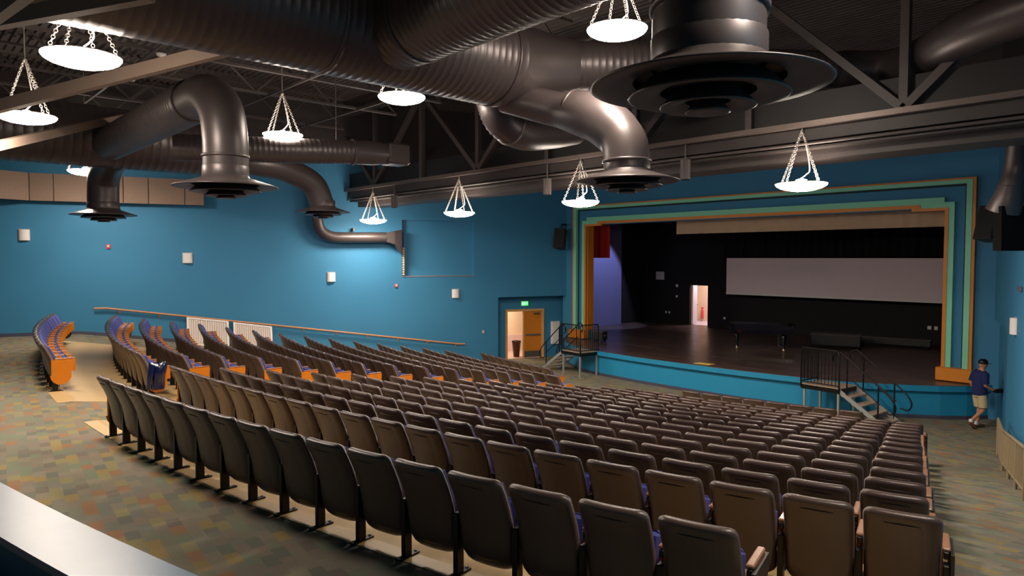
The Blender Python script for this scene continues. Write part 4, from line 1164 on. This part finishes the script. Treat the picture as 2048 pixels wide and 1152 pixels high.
# piano
def piano():
    o = thing('grand_piano', 'black grand piano with closed lid standing on the dark stage', 'piano', (-12.95, 24.6, Z_STAGE), math.radians(25))
    # local: keyboard at +x end, tail towards -x
    def outline(g=0.0):
        pts = [(0.75 + g, -0.74 - g), (0.75 + g, 0.74 + g)]
        curve = [(0.30, 0.74), (0.0, 0.70), (-0.3, 0.52), (-0.55, 0.28), (-0.85, 0.12), (-1.1, 0.02), (-1.25, -0.15), (-1.3, -0.38), (-1.24, -0.6), (-1.08, -0.74)]
        return pts + [(x - g * 0.6, y + (g if y > 0 else -g if y < -0.5 else 0)) for x, y in curve]
    MB().prism(outline(), 0.62, 0.96).build('case', M_PIANO, o, world=False)
    MB().prism(outline(0.02), 0.965, 0.99).build('lid', M_PIANO, o, world=False)
    MB().box(0.75, 0.98, -0.74, 0.74, 0.62, 0.74).build('key_bed', M_PIANO, o, world=False)
    kb = MB().box(0.77, 0.93, -0.62, 0.62, 0.74, 0.755).build('keys', M_WHITE, o, world=False)
    MB().box(0.75, 0.98, -0.74, -0.64, 0.74, 0.92).build('key_cheek', M_PIANO, o, world=False); MB().box(0.75, 0.98, 0.64, 0.74, 0.74, 0.92).build('key_cheek', M_PIANO, o, world=False)
    for x, y in ((0.62, -0.62), (0.62, 0.62), (-1.02, -0.4)):
        lg = MB().lathe([(0.06, 0.10), (0.045, 0.14), (0.075, 0.5), (0.085, 0.62), (0.0, 0.62)], 10, (x, y, 0)).build('leg', M_PIANO, o, world=False)
        c_ = MB().tube([(x - 0.03, y, 0.055), (x + 0.03, y, 0.055)], 0.055, 12); c_.build('caster', mat('brass_caster', srgb(236, 214, 170), 0.3, 0.5, noise=srgb(220, 196, 150)), lg, world=False)
    MB().box(0.40, 0.46, -0.12, 0.12, 0.16, 0.62).build('pedal_lyre', M_PIANO, o, world=False)
    MB().box(0.40, 0.60, -0.14, 0.14, 0.08, 0.16).build('pedal_box', M_PIANO, o, world=False)
    md = MB(); md.box(0.50, 0.54, -0.36, 0.36, 0.99, 1.02)
    md.beam((0.52, -0.30, 1.0), (0.46, -0.30, 1.34), 0.05, 0.02); md.beam((0.52, 0.30, 1.0), (0.46, 0.30, 1.34), 0.05, 0.02); md.beam((0.52, 0.0, 1.0), (0.46, 0.0, 1.30), 0.05, 0.02)
    md.build('music_desk', M_PIANO, o, world=False)
piano()
def road_case(x, y, w, d, h, rz, label, name='equipment_case'):
    o = thing(name, label, 'case', (x, y, Z_STAGE), rz)
    MB().bbox(-w / 2, w / 2, -d / 2, d / 2, 0.10, h, 0.015).build('body', M_BLACKP, o, world=False)
    MB().bbox(-w / 2 - 0.02, w / 2 + 0.02, -d / 2 - 0.02, d / 2 + 0.02, h - 0.01, h + 0.03, 0.01).build('lid', M_STEEL, o, world=False)
    for sx in (-1, 1):
        for sy in (-1, 1):
            MB().lathe([(0, 0), (0.04, 0), (0.04, 0.10), (0, 0.10)], 8, (sx * (w / 2 - 0.08), sy * (d / 2 - 0.08), 0)).build('caster', M_LEG, o, world=False)
    MB().bbox(w / 2 - 0.02, w / 2 + 0.02, -0.08, 0.08, h - 0.18, h - 0.1, 0.01).build('latch', M_CHROME, o, world=False)
road_case(-11.35, 26.9, 1.7, 0.7, 0.50, math.radians(18), 'low black equipment case with dull lid beside the grand piano')
road_case(-9.9, 28.75, 2.4, 0.5, 0.34, math.radians(10), 'long low black case lying under the projection screen')
road_case(-18.55, 21.6, 0.5, 0.4, 0.42, math.radians(10), 'small black box beside the orange plinth at stage side')
yp = MB().add([(-12.75, 19.48, Z_STAGE + 0.001), (-12.2, 19.50, Z_STAGE + 0.001), (-12.15, 19.78, Z_STAGE + 0.001), (-12.7, 19.76, Z_STAGE + 0.001), (-12.75, 19.48, Z_STAGE + 0.01), (-12.2, 19.50, Z_STAGE + 0.01), (-12.15, 19.78, Z_STAGE + 0.01), (-12.7, 19.76, Z_STAGE + 0.01)], [(3, 2, 1, 0), (4, 5, 6, 7), (0, 1, 5, 4), (1, 2, 6, 5), (2, 3, 7, 6), (3, 0, 4, 7)])
single(yp, 'paper_sheet', M_YEL, 'yellow sheet lying at the stage front edge', 'paper', None, (-12.45, 19.6, Z_STAGE))
cb = MB().tube(spline([(-17.9, 29.0, Z_STAGE + 0.012), (-17.4, 28.7, Z_STAGE + 0.012), (-16.9, 28.9, Z_STAGE + 0.012), (-16.6, 28.5, Z_STAGE + 0.012)], 5), 0.012, 6)
single(cb, 'stage_cable', M_LEG, 'loose black cable on stage floor right of the bright door', 'cable', None, (-17.3, 28.8, Z_STAGE))

# ================================================================== PORTABLE STAIRS
def stage_steps(loc, rz, sx, label):
    o = thing('portable_stair', label, 'stairs', loc, rz)
    top = Z_STAGE - 0.02 - Z_LOW
    def B(x0, x1, y0, y1, z0, z1, name, m, par=o):
        a, b = sorted((sx * x0, sx * x1))
        return MB().box(a, b, y0, y1, z0, z1).build(name, m, par, world=False)
    def T(pts, r, name, m, par=o):
        return MB().tube([(sx * x, y, z) for x, y, z in pts], r, 8).build(name, m, par, world=False)
    B(-0.55, 0.55, -0.45, 0.45, top - 0.02, top, 'deck_board', M_TREAD)
    for y in (-0.45, 0.41): B(-0.55, 0.55, y, y + 0.04, top - 0.14, top - 0.02, 'deck_frame', M_LEG)
    for x in (-0.55, 0.51): B(x, x + 0.04, -0.41, 0.41, top - 0.14, top - 0.02, 'deck_frame', M_LEG)
    for x in (-0.50, 0.46):
        for y in (-0.42, 0.37): B(x, x + 0.05, y, y + 0.05, 0, top - 0.14, 'leg', M_ALU)
    # guard rails on the hall side and the far end
    def guard(p, q, n):
        p, q = Vector(p), Vector(q)
        g = T([(p.x, p.y, top - 0.1), (p.x, p.y, top + 0.90), (*(p + (q - p) * 0.06)[:2], top + 0.99), (*(p + (q - p) * 0.94)[:2], top + 0.99), (q.x, q.y, top + 0.90), (q.x, q.y, top - 0.1)], 0.022, 'guard_rail', M_LEG)
        T([(p.x, p.y, top + 0.06), (q.x, q.y, top + 0.06)], 0.016, 'bottom_rail', M_LEG, g)
        for i in range(1, n):
            c = p + (q - p) * i / n
            T([(c.x, c.y, top + 0.06), (c.x, c.y, top + 0.985)], 0.010, 'baluster', M_LEG, g)
    guard((-0.55, -0.46, 0), (0.53, -0.46, 0), 11)
    guard((-0.56, -0.44, 0), (-0.56, 0.40, 0), 9)
    # flight
    n, run, rise = 4, 0.28, top / 5
    for i in range(n):
        z = top - rise * (i + 1); x = 0.56 + run * i
        B(x, x + 0.27, -0.40, 0.40, z - 0.03, z, 'tread', M_TREAD)
    xe = 0.56 + run * n + 0.1
    for y in (-0.42, 0.42):
        MB().beam((sx * 0.5, y, top - 0.06), (sx * xe, y, 0.03), 0.03, 0.11).build('stringer', M_ALU, o, world=False)
        B(xe - 0.1, xe + 0.08, y - 0.04, y + 0.04, 0.0, 0.03, 'foot_pad', M_ALU)
        h = 0.92
        sl = top / (xe - 0.55)
        def zl(x): return top - sl * (x - 0.55)
        path = [(0.42, y, top + 0.62), (0.34, y, top + 0.74), (0.38, y, top + 0.88), (0.52, y, top + 0.95), (0.66, y, zl(0.66) + h + 0.03), (xe - 0.15, y, zl(xe - 0.15) + h), (xe + 0.10, y, zl(xe) + h - 0.12), (xe + 0.18, y, zl(xe) + h - 0.30), (xe + 0.10, y, zl(xe) + h - 0.46), (xe - 0.1, y, zl(xe) + h - 0.44)]
        hrl = T([tuple(v) for v in spline(path, 4)], 0.02, 'handrail', M_LEG)
        T([(0.66, y, zl(0.66) + 0.5), (xe - 0.2, y, zl(xe - 0.2) + 0.5)], 0.016, 'mid_rail', M_LEG, hrl)
        for x in (0.72, xe - 0.25):
            T([(x, y, zl(x) - 0.02), (x, y, zl(x) + h)], 0.02, 'rail_post', M_LEG, hrl)
stage_steps((-8.22, 19.10, Z_LOW), math.radians(-6), 1, 'portable stair with black railing descending toward the walking person')
stage_steps((-17.45, 19.22, Z_LOW), math.radians(-8), -1, 'portable stair with black railing descending toward the exit door')

# ================================================================== GUARDRAIL
gr = thing('metal_guardrail', 'beige metal guardrail with many uprights along the right aisle', 'railing', (-3.8, 17.8, Z_LOW))
ga, gb = Vector((-4.10, 18.10, 0)), Vector((-2.58, 13.0, 0))
def gz(p): return floor_z(p.x, p.y)
NB = 44
def gp(i, h):
    p = ga + (gb - ga) * (i / NB); return (p.x, p.y, gz(p) + h)
MB().tube([gp(i, 0.82) for i in range(0, NB + 1, 2)], 0.03, 8).build('top_rail', M_BEIGERAIL, gr)
MB().tube([gp(i, 0.16) for i in range(0, NB + 1, 2)], 0.025, 8).build('bottom_rail', M_BEIGERAIL, gr)
for i in range(NB + 1):
    if i % 11 == 0: MB().tube([gp(i, 0.0), gp(i, 0.82)], 0.028, 8).build('post', M_BEIGERAIL, gr)
    else: MB().tube([gp(i, 0.16), gp(i, 0.82)], 0.011, 6).build('baluster', M_BEIGERAIL, gr)

# ================================================================== BLUE JACKET ON A ROW END
st = [s for s in seats if s['block'] == 'L' and s['row'] == 2 and s['k'] == 1][0]
jk = thing('draped_jacket', 'shiny blue jacket draped over the end armrest in the second row', 'jacket', (st['x'], st['y'], st['z']), st['th'])
mb = MB(); vs, fs = [], []
xj = PITCH / 2 + 0.02
N, Mv = 14, 10
for j in range(Mv + 1):
    v = j / Mv
    for i in range(N + 1):
        a = 2 * PI * i / N
        zz = 0.70 - 0.52 * v
        rx = 0.05 + 0.05 * math.sin(PI * min(1, v * 1.3)) + 0.014 * math.sin(3 * a + v * 4)
        ry = 0.16 - 0.05 * v + 0.02 * math.sin(5 * a + 6 * v)
        if j == 0: rx, ry = 0.02, 0.15
        vs.append((xj + 0.04 + rx * math.cos(a), 0.10 + ry * math.sin(a), zz))
for j in range(Mv):
    for i in range(N): fs.append((j * (N + 1) + i, j * (N + 1) + i + 1, (j + 1) * (N + 1) + i + 1, (j + 1) * (N + 1) + i))
mb.add(vs, fs, True)
mb.build('jacket_body', M_BLUEBAG, jk, world=False)
MB().tube(spline([(xj + 0.10, 0.0, 0.66), (xj + 0.13, -0.05, 0.45), (xj + 0.11, -0.08, 0.22)], 4), [0.05, 0.052, 0.054, 0.054, 0.05, 0.048, 0.045, 0.043, 0.04], 10).build('sleeve', M_BLUEBAG, jk, world=False)
px, py = -14.75, 3.50
pb = MB()
for k, (dx, dy, r) in enumerate(((0, 0, 0.11), (0.10, 0.03, 0.08), (-0.08, 0.05, 0.08))):
    pb.sphere((px + dx, py + dy, floor_z(px + dx, py + dy) + r * 0.72), r, 10, 7, (1, 1, 0.72))
single(pb, 'crumpled_bag', M_WHITE, 'small crumpled white bag on floor below the blue jacket', 'bag', None, (px, py, floor_z(px, py)))

# ================================================================== PERSON
def skin_mesh(name, verts, edges, radii, m, parent, levels=2, root=0):
    me = bpy.data.meshes.new(name)
    me.from_pydata(verts, edges, [])
    o = bpy.data.objects.new(name, me); COL.objects.link(o); o.parent = parent
    mod = o.modifiers.new('skin', 'SKIN'); mod.use_smooth_shade = True
    sv = me.skin_vertices[0].data if me.skin_vertices else None
    if sv is None:
        bpy.context.view_layer.objects.active = o
    for i, r in enumerate(radii):
        me.skin_vertices[0].data[i].radius = r if isinstance(r, tuple) else (r, r)
        me.skin_vertices[0].data[i].use_root = (i == root)
    sub = o.modifiers.new('sub', 'SUBSURF'); sub.levels = levels; sub.render_levels = levels
    me.materials.append(m)
    return o
PX, PY = -5.10, 20.66
# walks along +x of his own frame, towards the side wall
pr = thing('person', 'person in dark cap, navy shirt and khaki shorts walking past stage', 'person', (PX, PY, Z_LOW), math.radians(48))
V = [(0, 0, 0.95), (0.0, 0, 1.12), (0.02, 0, 1.32), (0.03, 0, 1.46), (0.05, 0, 1.53), (0.07, 0, 1.60), (0.075, 0, 1.68),      # spine 0-6
     (0.0, 0.10, 0.92), (0.08, 0.10, 0.50), (0.02, 0.10, 0.10), (0.16, 0.105, 0.05),                                          # left leg 7-10 (forward, planted)
     (0.0, -0.10, 0.92), (0.05, -0.10, 0.50), (-0.26, -0.10, 0.22), (-0.20, -0.105, 0.10),                                    # right leg 11-14 (trailing)
     (0.02, 0.19, 1.42), (-0.08, 0.24, 1.14), (0.06, 0.24, 0.92), (0.10, 0.235, 0.86),                                        # left arm 15-18
     (0.02, -0.19, 1.42), (-0.03, -0.24, 1.14), (0.18, -0.22, 1.02), (0.24, -0.21, 1.03)]                                     # right arm 19-22
Ed = [(0, 1), (1, 2), (2, 3), (3, 4), (4, 5), (5, 6), (0, 7), (7, 8), (8, 9), (9, 10), (0, 11), (11, 12), (12, 13), (13, 14), (3, 15), (15, 16), (16, 17), (17, 18), (3, 19), (19, 20), (20, 21), (21, 22)]
Rd = [(0.11, 0.13), (0.10, 0.13), (0.10, 0.13), (0.07, 0.09), 0.055, 0.085, 0.08, 0.085, 0.06, 0.04, 0.035, 0.085, 0.06, 0.04, 0.035, 0.045, 0.042, 0.033, 0.03, 0.045, 0.042, 0.033, 0.03]
skin_mesh('body', V, Ed, Rd, M_SKIN, pr)
# head details
head = MB().sphere((0.075, 0, 1.635), 0.10, 16, 12, (1.0, 0.80, 1.2)).build('head', M_SKIN, pr, world=False)
MB().sphere((0.178, 0, 1.625), 0.02, 8, 6, (1, 0.8, 1.4)).build('nose', M_SKIN, head, world=False)
for s_ in (-1, 1):
    MB().sphere((0.155, s_ * 0.034, 1.645), 0.011, 8, 6).build('eye', M_LEG, head, world=False)
    MB().sphere((0.07, s_ * 0.083, 1.63), 0.026, 8, 6, (0.8, 0.4, 1.2)).build('ear', M_SKIN, head, world=False)
MB().sphere((0.162, 0, 1.578), 0.018, 8, 6, (0.5, 1.3, 0.35)).build('mouth', mat('lip', srgb(150, 84, 72), 0.5, noise=srgb(142, 78, 68)), head, world=False)
cap = MB().lathe([(0.108, 0.0), (0.110, 0.03), (0.098, 0.08), (0.06, 0.115), (0.0, 0.122)], 20, (0.07, 0, 1.66)).build('cap', M_LEG, pr, world=False)
MB().add([(0.15, -0.08, 1.668), (0.15, 0.08, 1.668), (0.25, 0.055, 1.655), (0.25, -0.055, 1.655), (0.15, -0.08, 1.680), (0.15, 0.08, 1.680), (0.25, 0.055, 1.666), (0.25, -0.055, 1.666)], [(3, 2, 1, 0), (4, 5, 6, 7), (0, 1, 5, 4), (1, 2, 6, 5), (2, 3, 7, 6), (3, 0, 4, 7)]).build('cap_peak', M_LEG, cap, world=False)
# fingers
hand_v = []
for (wx, wy, wz), dx in (((0.11, 0.235, 0.85), 1), ((0.25, -0.21, 1.03), 2)):
    h = MB()
    if dx == 1:
        h.sphere((wx, wy, wz - 0.02), 0.045, 10, 8, (0.9, 0.5, 1.1))
        for q in range(4): h.tube([(wx - 0.03 + q * 0.02, wy, wz - 0.05), (wx - 0.025 + q * 0.022, wy, wz - 0.09), (wx - 0.015 + q * 0.02, wy - 0.02, wz - 0.125 + abs(q - 1.5) * 0.008)], [0.010, 0.009, 0.007], 6)
        h.tube([(wx + 0.03, wy - 0.01, wz - 0.02), (wx + 0.055, wy - 0.02, wz - 0.05), (wx + 0.058, wy - 0.02, wz - 0.075)], [0.011, 0.010, 0.008], 6)
    else:
        h.sphere((wx + 0.02, wy, wz), 0.045, 10, 8, (1.1, 0.6, 0.8))
        for q in range(4): h.tube([(wx + 0.05, wy - 0.02 + q * 0.016, wz + 0.015), (wx + 0.085, wy - 0.02 + q * 0.016, wz + 0.012), (wx + 0.09, wy - 0.02 + q * 0.016, wz - 0.022)], [0.010, 0.009, 0.007], 6)
        h.tube([(wx + 0.02, wy + 0.03, wz + 0.01), (wx + 0.05, wy + 0.05, wz + 0.015), (wx + 0.08, wy + 0.045, wz + 0.012)], [0.011, 0.010, 0.008], 6)
    h.build('hand', M_SKIN, pr, world=False)
def loft(rings, seg=18, caps=True):
    mb = MB(); vs, fs = [], []
    for (x, y, z, rx, ry) in rings:
        for k in range(seg):
            a = 2 * PI * k / seg
            vs.append((x + rx * math.cos(a), y + ry * math.sin(a), z))
    for i in range(len(rings) - 1):
        for k in range(seg):
            j = (k + 1) % seg
            fs.append((i * seg + k, i * seg + j, (i + 1) * seg + j, (i + 1) * seg + k))
    mb.add(vs, fs, True)
    return mb
shirt = loft([(0.0, 0, 0.86, 0.148, 0.185), (0.0, 0, 0.93, 0.155, 0.195), (0.0, 0, 1.10, 0.150, 0.195), (0.02, 0, 1.28, 0.150, 0.205), (0.02, 0, 1.40, 0.130, 0.205), (0.03, 0, 1.455, 0.105, 0.175), (0.035, 0, 1.485, 0.085, 0.11), (0.045, 0, 1.505, 0.066, 0.066)])
for sy, ex in ((1, -0.05), (-1, -0.01)):
    shirt.tube([(0.02, sy * 0.12, 1.43), (0.01, sy * 0.20, 1.40), (-0.015, sy * 0.232, 1.30), (ex, sy * 0.245, 1.18)], [0.075, 0.085, 0.078, 0.076], 12)
shirt.build('shirt', M_NAVY, pr, world=False)
shorts = loft([(0.0, 0, 0.98, 0.135, 0.165), (0.0, 0, 0.90, 0.145, 0.185), (0.01, 0, 0.82, 0.140, 0.190)])
for sy, kx in ((1, 0.055), (-1, 0.035)):
    shorts.tube([(0.0, sy * 0.092, 0.88), (0.02, sy * 0.098, 0.74), (kx, sy * 0.102, 0.56)], [0.105, 0.108, 0.104], 14, caps=False)
shorts.build('shorts', M_KHAKI, pr, world=False)
for (hx, hy, hz), (tx_, ty_, tz) in (((-0.02, 0.10, 0.045), (0.22, 0.11, 0.04)), ((-0.29, -0.10, 0.16), (-0.13, -0.105, 0.045))):
    sh = MB().tube([(hx - 0.02, hy, hz), (hx + (tx_ - hx) * 0.3, hy, hz + (tz - hz) * 0.3 + 0.008), (hx + (tx_ - hx) * 0.75, ty_, tz + 0.004), (tx_, ty_, tz - 0.004)], [0.038, 0.046, 0.044, 0.028], 10)
    sh.build('shoe', mat('brown_shoe', srgb(110, 78, 54), 0.6, noise=srgb(98, 68, 46)), pr, world=False)
for (a, b) in (((0.015, 0.10, 0.16), (0.02, 0.10, 0.08)), ((-0.255, -0.10, 0.26), (-0.27, -0.10, 0.19))):
    MB().tube([a, b], [0.047, 0.05], 12).build('sock', M_WHITE, pr, world=False)
kc = MB().bbox(-0.14, 0.16, -0.05, 0.05, -0.05, 0.05, 0.012, Matrix.Translation((0, 0, 0)))
hc = kc.build('held_case', M_LEG)
hc.location = pr.location + Matrix.Rotation(math.radians(48), 3, 'Z') @ Vector((0.37, -0.20, 1.0))
hc.rotation_euler = (0, 0, math.radians(48))
tag(hc, 'small black case carried by the walking person', 'case')
